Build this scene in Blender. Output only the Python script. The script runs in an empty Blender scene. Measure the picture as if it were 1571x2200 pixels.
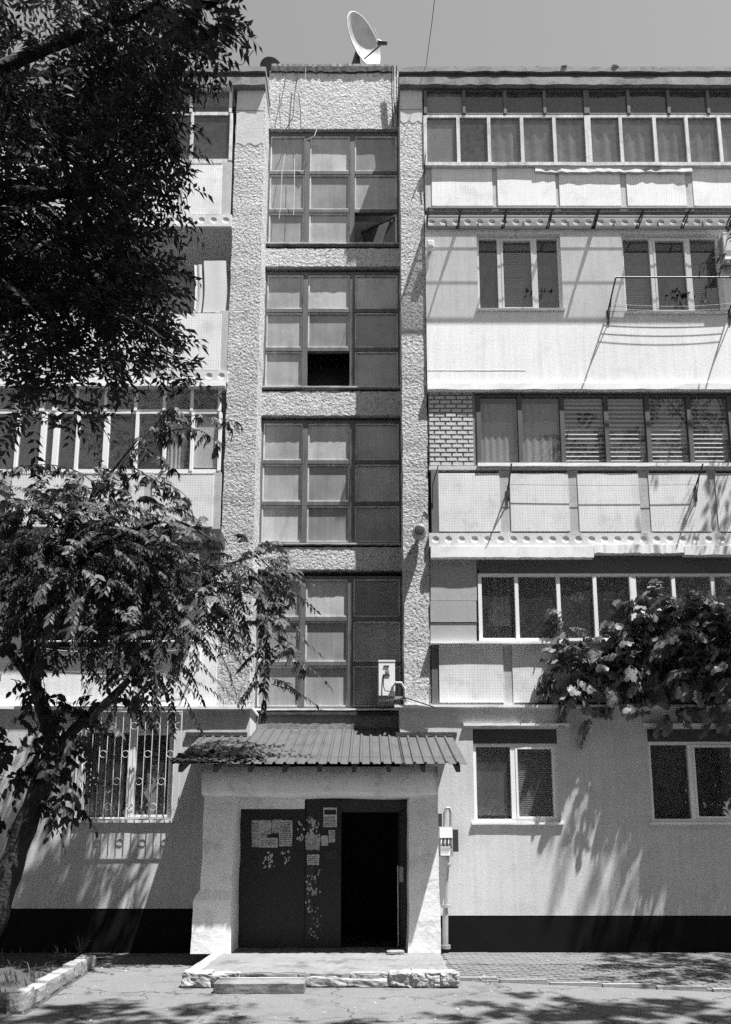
import bpy, math, random
import numpy as np
from mathutils import Vector, noise as mnoise

rnd = random.Random(7)
# ------------------------------------------------------------------ camera, sky, sun, exposure
F, CX, CY, TH, HC = 1650.0, 790.0, 1537.5, math.radians(9.715), 1.6     # photograph pixels / metres
SUN_AZ, SUN_EL = math.radians(56), math.radians(69.5)                    # sun: right of the facade normal, high
scene = bpy.context.scene
COL = scene.collection
cam_d = bpy.data.cameras.new('camera'); cam = bpy.data.objects.new('camera', cam_d); COL.objects.link(cam)
cam.location = (0, 0, HC); cam.rotation_euler = (math.pi/2 + TH, 0, 0)
cam_d.sensor_fit = 'AUTO'; cam_d.sensor_width = 36; cam_d.lens = F/2200*36
cam_d.shift_x = -(CX-785.5)/2200; cam_d.shift_y = (CY-1100)/2200
cam_d.clip_start = .05; cam_d.clip_end = 600
scene.camera = cam

world = bpy.data.worlds.new('World'); scene.world = world; world.use_nodes = True
wn = world.node_tree; wn.nodes.clear()
sky = wn.nodes.new('ShaderNodeTexSky'); sky.sky_type = 'NISHITA'; sky.sun_disc = False
sky.sun_elevation = SUN_EL; sky.sun_rotation = math.pi - SUN_AZ; sky.dust_density = 0.4; sky.air_density = 1.0
bw = wn.nodes.new('ShaderNodeRGBToBW'); bg = wn.nodes.new('ShaderNodeBackground'); bg.inputs[1].default_value = 0.095
wo = wn.nodes.new('ShaderNodeOutputWorld')
wn.links.new(sky.outputs[0], bw.inputs[0]); wn.links.new(bw.outputs[0], bg.inputs[0]); wn.links.new(bg.outputs[0], wo.inputs[0])

sun_d = bpy.data.lights.new('sun', 'SUN'); sun_d.energy = 5.0; sun_d.angle = math.radians(.55); sun_d.color = (1, 1, 1)
sun = bpy.data.objects.new('sun', sun_d); COL.objects.link(sun)
to_sun = Vector((math.sin(SUN_AZ)*math.cos(SUN_EL), -math.cos(SUN_AZ)*math.cos(SUN_EL), math.sin(SUN_EL)))
sun.rotation_euler = to_sun.to_track_quat('Z', 'Y').to_euler(); sun.location = (10, -10, 30)
vs = scene.view_settings
vs.view_transform = 'Standard'; vs.look = 'None'; vs.gamma = 1; vs.use_curve_mapping = False; vs.exposure = 1.32
scene.cycles.use_denoising = False
scene.cycles.max_bounces = 6; scene.cycles.transparent_max_bounces = 12; scene.cycles.caustics_reflective = False; scene.cycles.caustics_refractive = False

# ------------------------------------------------------------------ from a place in the picture to a place in the world
CT, ST = math.cos(TH), math.sin(TH)
def P(px, py, Y):
    """point of the vertical plane y = Y that is seen at pixel (px, py) of the photograph"""
    u, v = (px-CX)/F, -(py-CY)/F
    dy, dz = CT - v*ST, ST + v*CT
    t = Y/dy
    return Vector((u*t, Y, HC + dz*t))
def X(px, py, Y): return P(px, py, Y).x
def Z(py, Y): return P(0, py, Y).z
def G(px, py, z=0.0):
    """point at height z seen at the pixel"""
    u, v = (px-CX)/F, -(py-CY)/F
    dy, dz = CT - v*ST, ST + v*CT
    t = (z-HC)/dz
    return Vector((u*t, dy*t, z))
def R(x0, y0, x1, y1, Y):
    m = (y0+y1)/2
    return X(x0, m, Y), X(x1, m, Y), Z(y1, Y), Z(y0, Y)

# ------------------------------------------------------------------ materials (all grey: the photograph is black and white)
def material(name, v, rough=.85, grain=.16, blot=.12, blot_scale=1.2, bump=0., bump_scale=45., bump_dist=.01,
             spec=.25, crack=0., streak=0., tile=0., tile_dark=.55, pits=0., metal=0., trans=0., dirt=0.):
    m = bpy.data.materials.new(name); m.use_nodes = True
    nt = m.node_tree; N, L = nt.nodes, nt.links
    b = N['Principled BSDF']; b.inputs['Roughness'].default_value = rough
    b.inputs['Specular IOR Level'].default_value = spec; b.inputs['Metallic'].default_value = metal
    geo = N.new('ShaderNodeNewGeometry')
    def noise(scale, det=3., vec=None, rgh=.6):
        n = N.new('ShaderNodeTexNoise'); n.inputs['Scale'].default_value = scale; n.inputs['Detail'].default_value = det
        n.inputs['Roughness'].default_value = rgh
        L.new(vec or geo.outputs['Position'], n.inputs['Vector']); return n.outputs['Fac']
    def mth(op, a, c=None, d=None):
        q = N.new('ShaderNodeMath'); q.operation = op
        for i, s in enumerate((a, c, d)):
            if s is None: continue
            if isinstance(s, (int, float)): q.inputs[i].default_value = s
            else: L.new(s, q.inputs[i])
        return q.outputs[0]
    def factor(n, amp): return mth('MULTIPLY_ADD', n, amp*2, 1-amp)
    val = mth('MULTIPLY', factor(noise(62, 2), grain*2.0), v)
    if blot: val = mth('MULTIPLY', val, factor(noise(blot_scale, 6), blot*1.6))
    if streak:
        mp = N.new('ShaderNodeMapping'); mp.inputs['Scale'].default_value = (14, 14, .7); L.new(geo.outputs['Position'], mp.inputs['Vector'])
        val = mth('MULTIPLY', val, factor(noise(1.0, 5, mp.outputs['Vector']), streak*1.6))
    if dirt:
        d = mth('MULTIPLY', mth('SUBTRACT', noise(2.2, 8, None, .7), .52), 9.0)
        c = N.new('ShaderNodeClamp'); L.new(d, c.inputs[0])
        val = mth('MULTIPLY', val, mth('MULTIPLY_ADD', c.outputs[0], -dirt, 1.0))
    if tile:
        sx = N.new('ShaderNodeSeparateXYZ'); L.new(geo.outputs['Position'], sx.inputs[0])
        g = None
        for ax in ('X', 'Z'):
            fr = mth('FRACT', mth('MULTIPLY', sx.outputs[ax], 1/tile))
            ln = mth('LESS_THAN', fr, .2)
            g = ln if g is None else mth('MAXIMUM', g, ln)
        val = mth('MULTIPLY', val, mth('MULTIPLY_ADD', g, -tile_dark, 1.0))
    if crack:
        wv = N.new('ShaderNodeVectorMath'); wv.operation = 'ADD'; nz_ = N.new('ShaderNodeTexNoise'); nz_.inputs['Scale'].default_value = 2.5; nz_.inputs['Detail'].default_value = 5
        L.new(geo.outputs['Position'], nz_.inputs['Vector']); sc_ = N.new('ShaderNodeVectorMath'); sc_.operation = 'SCALE'; sc_.inputs['Scale'].default_value = .9; L.new(nz_.outputs['Color'], sc_.inputs[0])
        L.new(geo.outputs['Position'], wv.inputs[0]); L.new(sc_.outputs[0], wv.inputs[1])
        vo_ = N.new('ShaderNodeTexVoronoi'); vo_.feature = 'DISTANCE_TO_EDGE'; vo_.inputs['Scale'].default_value = .75; L.new(wv.outputs[0], vo_.inputs['Vector'])
        val = mth('MULTIPLY', val, mth('MULTIPLY_ADD', mth('LESS_THAN', vo_.outputs['Distance'], .012), -crack, 1.0))
    if pits:
        vo = N.new('ShaderNodeTexNoise'); vo.inputs['Scale'].default_value = 26; vo.inputs['Detail'].default_value = 3
        L.new(geo.outputs['Position'], vo.inputs['Vector'])
        c = N.new('ShaderNodeClamp'); L.new(mth('MULTIPLY', mth('SUBTRACT', .45, vo.outputs['Fac']), 9.0), c.inputs[0])
        val = mth('MULTIPLY', val, mth('MULTIPLY_ADD', c.outputs[0], -pits, 1.0))
    L.new(val, b.inputs['Base Color'])
    if bump:
        bp = N.new('ShaderNodeBump'); bp.inputs['Strength'].default_value = bump; bp.inputs['Distance'].default_value = bump_dist
        L.new(noise(bump_scale, 3), bp.inputs['Height']); L.new(bp.outputs[0], b.inputs['Normal'])
    if trans:
        out = N['Material Output']; mx = N.new('ShaderNodeMixShader'); tr = N.new('ShaderNodeBsdfTranslucent')
        tr.inputs[0].default_value = (v, v, v, 1)
        mx.inputs[0].default_value = trans; L.new(b.outputs[0], mx.inputs[1]); L.new(tr.outputs[0], mx.inputs[2]); L.new(mx.outputs[0], out.inputs[0])
    return m
def see_through(name, clear, gloss_rough=.02, dust=.05, dust_v=.5, ior=1.5):
    """glass or plastic sheet: clear part, reflecting part by angle, thin film of dust"""
    m = bpy.data.materials.new(name); m.use_nodes = True
    nt = m.node_tree; N, L = nt.nodes, nt.links; N.remove(N['Principled BSDF'])
    tr = N.new('ShaderNodeBsdfTransparent'); tr.inputs[0].default_value = (clear, clear, clear, 1)
    gl = N.new('ShaderNodeBsdfGlossy'); gl.inputs['Roughness'].default_value = gloss_rough; gl.inputs[0].default_value = (.9, .9, .9, 1)
    df = N.new('ShaderNodeBsdfDiffuse'); df.inputs[0].default_value = (dust_v,)*3+(1,)
    lw = N.new('ShaderNodeLayerWeight'); lw.inputs[0].default_value = .5
    pw_ = N.new('ShaderNodeMath'); pw_.operation = 'POWER'; pw_.inputs[1].default_value = 5; L.new(lw.outputs['Facing'], pw_.inputs[0])
    fr = N.new('ShaderNodeMath'); fr.operation = 'MULTIPLY_ADD'; fr.inputs[1].default_value = .9; fr.inputs[2].default_value = ((ior-1)/(ior+1))**2*2; L.new(pw_.outputs[0], fr.inputs[0])
    no = N.new('ShaderNodeTexNoise'); no.inputs['Scale'].default_value = 9; no.inputs['Detail'].default_value = 6
    ge = N.new('ShaderNodeNewGeometry'); L.new(ge.outputs['Position'], no.inputs['Vector'])
    mu = N.new('ShaderNodeMath'); mu.operation = 'MULTIPLY'; mu.inputs[1].default_value = dust*2; L.new(no.outputs['Fac'], mu.inputs[0])
    m1 = N.new('ShaderNodeMixShader'); L.new(fr.outputs[0], m1.inputs[0]); L.new(tr.outputs[0], m1.inputs[1]); L.new(gl.outputs[0], m1.inputs[2])
    m2 = N.new('ShaderNodeMixShader'); L.new(mu.outputs[0], m2.inputs[0]); L.new(m1.outputs[0], m2.inputs[1]); L.new(df.outputs[0], m2.inputs[2])
    L.new(m2.outputs[0], N['Material Output'].inputs[0]); return m

MT = dict(
    plaster=material('white_plaster', .76, .9, .10, .09, .8, .35, 30, .006, streak=.13, dirt=.08),
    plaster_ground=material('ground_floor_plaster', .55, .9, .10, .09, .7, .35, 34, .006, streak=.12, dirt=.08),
    pebble=material('pebble_dash', .46, .95, .24, .14, .9, 1., 22, .034, pits=.6, streak=.06),
    smooth_patch=material('smoothed_plaster', .5, .9, .12, .2, 2.2, .4, 20, .01, dirt=.2),
    rough_block=material('pebble_dash_pale', .50, .95, .24, .12, .9, 1., 24, .03, pits=.5, streak=.06),
    porch=material('porch_plaster', .8, .9, .10, .15, 1.6, .5, 14, .012, dirt=.25),
    white_wash=material('whitewash', .30, .9, .12, .2, 4, .6, 26, .01, dirt=.4),
    concrete=material('concrete', .24, .92, .16, .2, 1.6, .6, 30, .008, streak=.1, dirt=.3),
    landing=material('worn_landing', .18, .92, .2, .2, 2.5, .6, 34, .008, dirt=.45),
    slab=material('balcony_slab_paint', .6, .9, .12, .12, 2, .4, 30, .006, dirt=.25),
    divider=material('parapet_divider', .42, .9, .16, .15, 2, .4, 40, .005, streak=.15, dirt=.2),
    mosaic=material('mosaic_panel', .70, .7, .12, .12, 1.4, .0, tile=.046, tile_dark=.20, dirt=.16, streak=.08),
    brick=material('painted_brick', .55, .9, .14, .14, 4, .5, 40, .006),
    mortar=material('brick_mortar', .22, .95, .16, .2, 4),
    flash=material('pale_flashing', .8, .45, .06, .08, 2, spec=.5, dirt=.12),
    tin=material('weathered_tin', .4, .5, .1, .25, 2, .2, 8, .01, spec=.5, dirt=.5),
    roof_edge=material('roof_felt', .06, .9, .2, .3, 3, .6, 20, .02),
    roof_grey=material('roof_fascia', .2, .85, .18, .3, 2, .4, 20, .01, dirt=.5),
    wood_dark=material('dark_wood', .10, .8, .2, .2, 3, .3, 50, .004, streak=.3),
    wood_grey=material('worn_wood_grey', .125, .85, .2, .2, 3, .4, 60, .004, streak=.35),
    wood_pale=material('worn_wood_pale', .52, .85, .2, .25, 3, .4, 60, .004, streak=.35, dirt=.35),
    pvc=material('white_plastic_frame', .8, .35, .04, .04, 1, spec=.5),
    panel_grey=material('grey_panel', .36, .7, .1, .1, 1.5, .15, 10, .01, streak=.08),
    awning=material('dark_awning', .05, .6, .15, .2, 2, spec=.4),
    interior=material('interior_wall', .12, .9, .1, .1, 1),
    loggia=material('loggia_wall', .42, .9, .1, .12, 1),
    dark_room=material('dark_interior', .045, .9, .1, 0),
    dusty=material('dusty_stair_glass', .33, .16, .06, .34, 1.6, spec=.6, streak=.18, dirt=.12),
    dusty_pale=material('dusty_stair_glass_pale', .42, .25, .06, .34, 1.5, spec=.5, streak=.18, dirt=.15),
    dusty_dark=material('dusty_stair_glass_dark', .24, .12, .06, .4, 1.3, spec=.6, streak=.18),
    plinth=material('black_plinth', .006, .8, .3, .4, 3, .3, 30, .006, spec=.12),
    asphalt=material('dusty_asphalt', .152, .95, .32, .16, 1.1, 1., 45, .018, dirt=.3, crack=.5),
    paver=material('paver', .13, .92, .2, .1, 1.4, .5, 50, .006, dirt=.2),
    joint=material('paver_joint', .085, .95, .2, .1, 2),
    soil=material('garden_soil', .06, .95, .3, .3, 3, 1., 25, .03),
    kerb=material('whitewashed_kerb', .26, .9, .14, .2, 3, .8, 24, .015, dirt=.35),
    roofing=material('corrugated_roofing', .075, .6, .16, .12, 3, spec=.35, dirt=.25),
    door=material('dark_door_paint', .022, .5, .2, .15, 2, .3, 12, .006, spec=.35),
    door_worn=material('worn_door_paint', .04, .6, .2, .35, 4, .3, 12, .006),
    metal_dark=material('dark_metal', .03, .5, .1, .1, 3, spec=.5),
    metal_grey=material('galvanised_metal', .3, .45, .1, .15, 4, spec=.5, dirt=.3),
    metal_pale=material('pale_painted_metal', .62, .5, .08, .1, 3, spec=.5),
    dish=material('dish_paint', .36, .5, .08, .2, 3, spec=.4, dirt=.35),
    appliance=material('appliance_white', .8, .4, .03, .03, 1, spec=.5),
    cloth=material('white_cloth', .78, .95, .05, .06, 3, trans=.3),
    net=material('net_curtain', .5, .95, .1, .4, 5, streak=.5, trans=.3),
    curtain=material('pleated_curtain', .55, .95, .06, .06, 2, trans=.3),
    blind=material('blind_slat', .62, .6, .05, .04, 1),
    blind_grey=material('grey_roller_blind', .34, .8, .08, .06, 2),
    wire=material('cable', .02, .6, .05, 0), wire_pale=material('pale_cable', .5, .6, .05, 0),
    paper=material('weathered_paper', .5, .9, .5, .3, 30, dirt=.45),
    paper_print=material('printed_paper', .36, .9, .8, .35, 60, dirt=.3),
    glue=material('glue_remains', .3, .9, .6, .5, 22, dirt=.7),
    bark=material('bark', .035, .95, .3, .25, 5, 1., 18, .03),
    leaf=material('leaf_drooping', .07, .55, .1, .3, 2, spec=.25, trans=.2),
    leaf_dark=material('leaf_pinnate', .045, .6, .1, .3, 2, spec=.2, trans=.12),
    leaf_vine=material('leaf_vine', .17, .55, .1, .35, 3, spec=.25, trans=.2),
    grass=material('grass_blade', .12, .6, .1, .3, 3, trans=.3),
    rubber=material('black_plastic', .015, .5, .05, 0),
    glass=see_through('window_glass', .82, .02, .04), glass_dirty=see_through('dirty_window_glass', .6, .04, .10, .4),
    canopy=see_through('canopy_plastic', .52, .3, .14, .8, 1.3),
)

# ------------------------------------------------------------------ mesh and object helpers
WLOC = {}
def setp(o, label=None, category=None, group=None, kind=None):
    for k, v in (('label', label), ('category', category), ('group', group), ('kind', kind)):
        if v: o[k] = v
    return o
def thing(name, loc, label, category, group=None):
    o = bpy.data.objects.new(name, None); COL.objects.link(o); o.location = loc; o.empty_display_size = .2
    WLOC[o.name] = Vector(loc); return setp(o, label, category, group)
def part_empty(name, loc, parent, label=None):
    o = bpy.data.objects.new(name, None); COL.objects.link(o); o.parent = parent; o.empty_display_size = .2
    o.location = Vector(loc) - WLOC[parent.name]; WLOC[o.name] = Vector(loc); return setp(o, label)
class MB:
    def __init__(s): s.v, s.f = [], []
    def add(s, vs, fs):
        k = len(s.v); s.v += [tuple(p) for p in vs]; s.f += [tuple(i+k for i in f) for f in fs]; return s
    def box(s, x0, x1, y0, y1, z0, z1):
        return s.add([(x0,y0,z0),(x1,y0,z0),(x1,y1,z0),(x0,y1,z0),(x0,y0,z1),(x1,y0,z1),(x1,y1,z1),(x0,y1,z1)],
                     [(0,3,2,1),(4,5,6,7),(0,1,5,4),(1,2,6,5),(2,3,7,6),(3,0,4,7)])
    def pbox(s, x0, y0, x1, y1, Yf, Yb):
        a, b, c, d = R(x0, y0, x1, y1, Yf); return s.box(a, b, Yf, Yb, c, d)
    def ring(s, x0, x1, z0, z1, y0, y1, w):       # rectangular frame
        s.box(x0, x1, y0, y1, z0, z0+w); s.box(x0, x1, y0, y1, z1-w, z1)
        s.box(x0, x0+w, y0, y1, z0+w, z1-w); return s.box(x1-w, x1, y0, y1, z0+w, z1-w)
    def quad(s, a, b, c, d): return s.add([a, b, c, d], [(0, 1, 2, 3)])
    def tube(s, pts, r, n=8, cap=True):
        pts = [Vector(p) for p in pts]; rs = r if isinstance(r, (list, tuple)) else [r]*len(pts)
        up = None; rings = []
        for i, p in enumerate(pts):
            t = (pts[min(i+1, len(pts)-1)] - pts[max(i-1, 0)]).normalized()
            if up is None: up = Vector((0, 0, 1)) if abs(t.z) < .9 else Vector((1, 0, 0))
            a = t.cross(up).normalized(); b = a.cross(t); up = b
            rings.append([p + (a*math.cos(q) + b*math.sin(q))*rs[i] for q in [2*math.pi*j/n for j in range(n)]])
        vs = [v for rg in rings for v in rg]; fs = []
        for i in range(len(pts)-1):
            for j in range(n): fs.append((i*n+j, i*n+(j+1) % n, (i+1)*n+(j+1) % n, (i+1)*n+j))
        if cap: fs.append(tuple(range(n))[::-1]); fs.append(tuple((len(pts)-1)*n+j for j in range(n)))
        return s.add(vs, fs)
    def lathe(s, c, axis, prof, n=24):            # prof: (distance along axis, radius)
        c, axis = Vector(c), Vector(axis).normalized()
        a = axis.orthogonal().normalized(); b = axis.cross(a); vs, fs = [], []
        for (h, r) in prof:
            for j in range(n):
                q = 2*math.pi*j/n; vs.append(c + axis*h + (a*math.cos(q)+b*math.sin(q))*r)
        for i in range(len(prof)-1):
            for j in range(n): fs.append((i*n+j, i*n+(j+1) % n, (i+1)*n+(j+1) % n, (i+1)*n+j))
        return s.add(vs, fs)
    def lump(s, c, size, rr, amp=.16, n=5):        # rough block: subdivided box pushed about
        c = Vector(c); k = {}; rs_ = rr.uniform(0, 50)
        for ax in range(3):
            for sg in (-1, 1):
                idx = []
                for i in range(n+1):
                    for j in range(n+1):
                        p = [0, 0, 0]; p[ax] = sg; p[(ax+1) % 3] = -1+2*i/n; p[(ax+2) % 3] = -1+2*j/n
                        key = tuple(round(q, 4) for q in p)
                        if key not in k:
                            q = Vector(p); rnd_ = [min(.5, .018/max(sz, .02)*1.0) for sz in size]; ex = sum(1 for t in p if abs(abs(t)-1) < 1e-6)
                            w = Vector((q.x*size[0]/2, q.y*size[1]/2, q.z*size[2]/2)); sd_ = Vector((rs_, rs_*.7, rs_*1.3))
                            if ex > 1: q = Vector(tuple(t*(1-r_) if abs(abs(t)-1) < 1e-6 else t for t, r_ in zip(q, rnd_)))
                            dsp = mnoise.noise_vector(w*9+sd_)*.55+mnoise.noise_vector(w*30+sd_)*.3; mn = min(size)*amp*2.2
                            q = Vector((q.x+dsp.x*mn/size[0]*2, q.y+dsp.y*mn/size[1]*2, q.z+dsp.z*mn/size[2]*2))
                            k[key] = len(s.v); s.v.append((c.x+q.x*size[0]/2, c.y+q.y*size[1]/2, c.z+q.z*size[2]/2))
                        idx.append(k[key])
                for i in range(n):
                    for j in range(n):
                        f = (idx[i*(n+1)+j], idx[(i+1)*(n+1)+j], idx[(i+1)*(n+1)+j+1], idx[i*(n+1)+j+1])
                        s.f.append(f if sg > 0 else f[::-1])
        return s
    def build(s, name, m, parent=None, smooth=False, origin=None):
        me = bpy.data.meshes.new(name); o = bpy.data.objects.new(name, me)
        pw = WLOC[parent.name] if parent else Vector((0, 0, 0))
        og = Vector(origin) if origin is not None else pw
        me.from_pydata([(x-og.x, y-og.y, z-og.z) for x, y, z in s.v], [], s.f)
        me.materials.append(MT[m]); COL.objects.link(o); o.parent = parent; o.location = og - pw
        WLOC[o.name] = og
        if smooth: me.polygons.foreach_set('use_smooth', [True]*len(me.polygons))
        me.update(); return o
def bx(name, rect, Yf, Yb, m, parent, pad=0):
    return MB().pbox(*rect, Yf, Yb).build(name, m, parent)
def struct(name, mb, m): return setp(mb.build(name, m), kind='structure')
def piece(name, mesh, world, parent):
    o = bpy.data.objects.new(name, mesh); COL.objects.link(o); o.parent = parent
    o.location = Vector(world) - WLOC[parent.name]; WLOC[o.name] = Vector(world); return o
def wavy(mb, x0, x1, yf, yb, z0, z1, rr, amp=.008, n=24):
    """thin sheet or strip whose lower edge is not quite straight"""
    vs, fs = [], []
    for i in range(n+1):
        x = x0+(x1-x0)*i/n; e = rr.uniform(-amp, amp); g = rr.uniform(-amp, amp)*.6
        vs += [(x, yf+g, z0+e), (x, yf+g*.5, z1+e*.3), (x, yb, z1), (x, yb, z0)]
    for i in range(n):
        a, b = i*4, i*4+4
        fs += [(a, b, b+1, a+1), (a+1, b+1, b+2, a+2), (a+3, a, b, b+3)[::-1], (a+2, b+2, b+3, a+3)]
    fs += [(0, 1, 2, 3), (n*4+3, n*4+2, n*4+1, n*4)]
    return mb.add(vs, fs)
def wall_holes(x0, x1, z0, z1, yf, yb, holes):
    mb = MB(); xs = sorted({x0, x1} | {h[0] for h in holes} | {h[1] for h in holes}); zs = sorted({z0, z1} | {h[2] for h in holes} | {h[3] for h in holes})
    xs = [x for x in xs if x0 <= x <= x1]; zs = [z for z in zs if z0 <= z <= z1]
    for i in range(len(xs)-1):
        for j in range(len(zs)-1):
            mx, mz = (xs[i]+xs[i+1])/2, (zs[j]+zs[j+1])/2
            if any(h[0] < mx < h[1] and h[2] < mz < h[3] for h in holes): continue
            for y, fl in ((yf, 0), (yb, 1)):
                q = [(xs[i], y, zs[j]), (xs[i+1], y, zs[j]), (xs[i+1], y, zs[j+1]), (xs[i], y, zs[j+1])]
                mb.quad(*(q[::-1] if fl else q))
    def sides(a, b, c, d, inward):
        for p, q in (((a, c), (b, c)), ((b, c), (b, d)), ((b, d), (a, d)), ((a, d), (a, c))):
            w = [(p[0], yf, p[1]), (p[0], yb, p[1]), (q[0], yb, q[1]), (q[0], yf, q[1])]
            mb.quad(*(w[::-1] if inward else w))
    sides(x0, x1, z0, z1, False)
    for h in holes: sides(*h, True)
    return mb
def dented_edge(x0, x1, yf, yb, z0, z1, pitch, r):
    """slab edge with a row of round cast hollows"""
    mb = MB(); n = max(1, int((x1-x0)/pitch)); w = (x1-x0)/n; zc = z0+(z1-z0)*.52; k = 16
    for i in range(n):
        xa, xb = x0+i*w, x0+(i+1)*w; xc = (xa+xb)/2
        def sq(q):
            c, s_ = math.cos(q), math.sin(q); t = min((w/2)/max(abs(c), 1e-6), ((z1-zc) if s_ > 0 else (zc-z0))/max(abs(s_), 1e-6))
            return (xc+c*t, yf, zc+s_*t)
        base = len(mb.v); ang = sorted([2*math.pi*j/k for j in range(k)] + [math.atan2(zz-zc, xx-xc) % (2*math.pi) for xx in (xa, xb) for zz in (z0, z1)]); kk = len(ang)
        rings = [[sq(q) for q in ang]]
        for rr_, dd in ((r, 0), (r*.85, .006), (r*.55, .012), (.002, .014)):
            rings.append([(xc+math.cos(q)*rr_, yf+dd, zc+math.sin(q)*rr_) for q in ang])
        vs = [p for rg in rings for p in rg]; fs = []
        for a in range(len(rings)-1):
            for j in range(kk): fs.append((a*kk+j, a*kk+(j+1) % kk, (a+1)*kk+(j+1) % kk, (a+1)*kk+j))
        mb.add(vs, fs)
    mb.quad((x0, yf, z0), (x0, yb, z0), (x1, yb, z0), (x1, yf, z0)); mb.quad((x0, yf, z1), (x1, yf, z1), (x1, yb, z1), (x0, yb, z1))
    mb.quad((x0, yf, z0), (x0, yf, z1), (x0, yb, z1), (x0, yb, z0)); mb.quad((x1, yf, z0), (x1, yb, z0), (x1, yb, z1), (x1, yf, z1))
    return mb

# planes of the facade (distance from the camera's foot)
Y0, YS, YW = 12.30, 12.86, 12.93          # pilaster front, stairwell spandrels, stairwell windows
YG, YLEDGE = 12.20, 12.13                 # ground-floor wall, ledge over it
YP, YSL, YFL, YGL = 12.26, 12.24, 12.195, 12.285   # parapet panels, slab edges, flashings, balcony glazing
XL, XR = -10.5, 10.5

# ------------------------------------------------------------------ ground
gm = MB().quad((-120, -120, 0), (120, -120, 0), (120, 120, 0), (-120, 120, 0))
struct('ground', gm, 'asphalt')
# garden bed to the left, behind the kerb
k0, k1 = G(30, 2180), G(196, 2074)
bed = MB().add([(-12, 6.2, .004), (k0.x-.1, 6.9, .004), (k0.x, k0.y, .004), (k1.x, k1.y, .004), (k1.x-.1, 12.25, .004), (-12, 12.25, .004)], [(0, 1, 2, 3, 4, 5)])
struct('garden_bed', bed, 'soil')
# paved strip to the right of the entrance
q0, q1 = G(968, 2106), G(1600, 2146)
pv = MB().add([(q0.x, q0.y, .004), (q1.x+5, q1.y-.95, .004), (q1.x+5, 12.18, .004), (q0.x, 12.18, .004)], [(0, 1, 2, 3)])
pave = struct('paved_strip', pv, 'joint')
pme = MB().lump((0, 0, 0), (.192, .094, .03), random.Random(3), .012, 1).build('paver', 'paver', pave); pmesh = pme.data
bpy.data.objects.remove(pme)
spots = []
for j in range(40):
    y = 12.1 - j*.1
    for i in range(46):
        x = q0.x + .12 + i*.2 + (.1 if j % 2 else 0)
        ymin = q0.y + (x-q0.x)*(q1.y-.95-q0.y)/(q1.x+5-q0.x)
        if y > ymin+.06: spots.append((y, x))
spots.sort()
rest = MB(); npv = 0
for y, x in spots:
    px = CX + F*x/y
    if npv < 300 and px < 1600:
        o = piece('paver', pmesh, (x, y, .004+rnd.uniform(-.004, .003)), pave); o.rotation_euler = (rnd.uniform(-.015, .015), rnd.uniform(-.015, .015), rnd.uniform(-.02, .02)); npv += 1
    else:
        dz = rnd.uniform(-.003, .003); rest.box(x-.096, x+.096, y-.047, y+.047, .0, .018+dz)
setp(rest.build('far_pavers', 'paver', pave), kind='stuff')
# thin edging strip between paving and asphalt
ed = MB(); nE = 14
for i in range(nE):
    a = Vector((q0.x, q0.y, 0)).lerp(Vector((q1.x+5, q1.y-.95, 0)), i/nE); b = Vector((q0.x, q0.y, 0)).lerp(Vector((q1.x+5, q1.y-.95, 0)), (i+.985)/nE)
    o = MB().box(a.x, b.x, a.y-.03, a.y+.03, 0, .03+rnd.uniform(-.008, .01)).build('edging_block', 'concrete', pave)

# kerb of whitewashed stones
kerb = MB().add([(k0.x+.03, k0.y, .002), (k0.x+.12, k0.y, .002), (k1.x+.12, k1.y, .002), (k1.x+.03, k1.y, .002)], [(0, 1, 2, 3)])
kerb = struct('kerb', kerb, 'soil')
kp = [0, .13, .27, .45, .62, .74, .83, .92, 1.0]
for i in range(8):
    a, b = k0.lerp(k1, kp[i]), k0.lerp(k1, kp[i+1]-.012); c = (a+b)/2; ln = (b-a).length
    h = (.22, .19, .2, .19, .21, .19, .2, .17)[i]
    o = MB().lump((0, 0, 0), (ln, .17, h), random.Random(20+i), .04, 4).build('kerb_stone', 'kerb', kerb, origin=(0, 0, 0))
    o.location = (c.x, c.y, h/2-.02); d = b-a; o.rotation_euler = (rnd.uniform(-.06, .06), rnd.uniform(-.04, .04), math.atan2(d.y, d.x))
for i, (px, py, ln) in enumerate(((18, 2166, .42), (-45, 2166, .4))):
    c = G(px, py); o = MB().lump((0, 0, 0), (.36, .18, .17), random.Random(40+i), .05, 4).build('kerb_stone', 'kerb', kerb, origin=(0, 0, 0)); o.location = (c.x, c.y, .06)

# ------------------------------------------------------------------ the apartment building
B = thing('apartment_building', (0, Y0, 0), 'five storey apartment block with pebble-dashed stairwell and mismatched balconies', 'building')
zroof = Z(150, 12.25)
# body behind the loggias, stair shaft
xl_in, xr_in = X(545, 1200, Y0), X(862, 700, Y0)
body = MB(); body.box(XL, xl_in-.05, 13.35, 22, 0, zroof-.3); body.box(xr_in+.05, XR, 13.35, 22, 0, zroof-.3)
body.box(xl_in-.05, xr_in+.05, 15.5, 22, 0, zroof-.3)
body.build('loggia_back_wall', 'loggia', B)
for xs_ in (XL, XR-.2): MB().box(xs_, xs_+.2, Y0, 13.35, 0, zroof-.3).build('end_wall', 'plaster', B)
shaft = MB(); shaft.box(xl_in-.05, xl_in+.0, 13.36, 15.5, 0, zroof-.3); shaft.box(xr_in, xr_in+.05, 13.36, 15.5, 0, zroof-.3)
for py in (555, 865, 1200): shaft.pbox(540, py-10, 880, py+12, 13.1, 15.5)
shaft.build('stair_shaft', 'interior', B)

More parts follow.
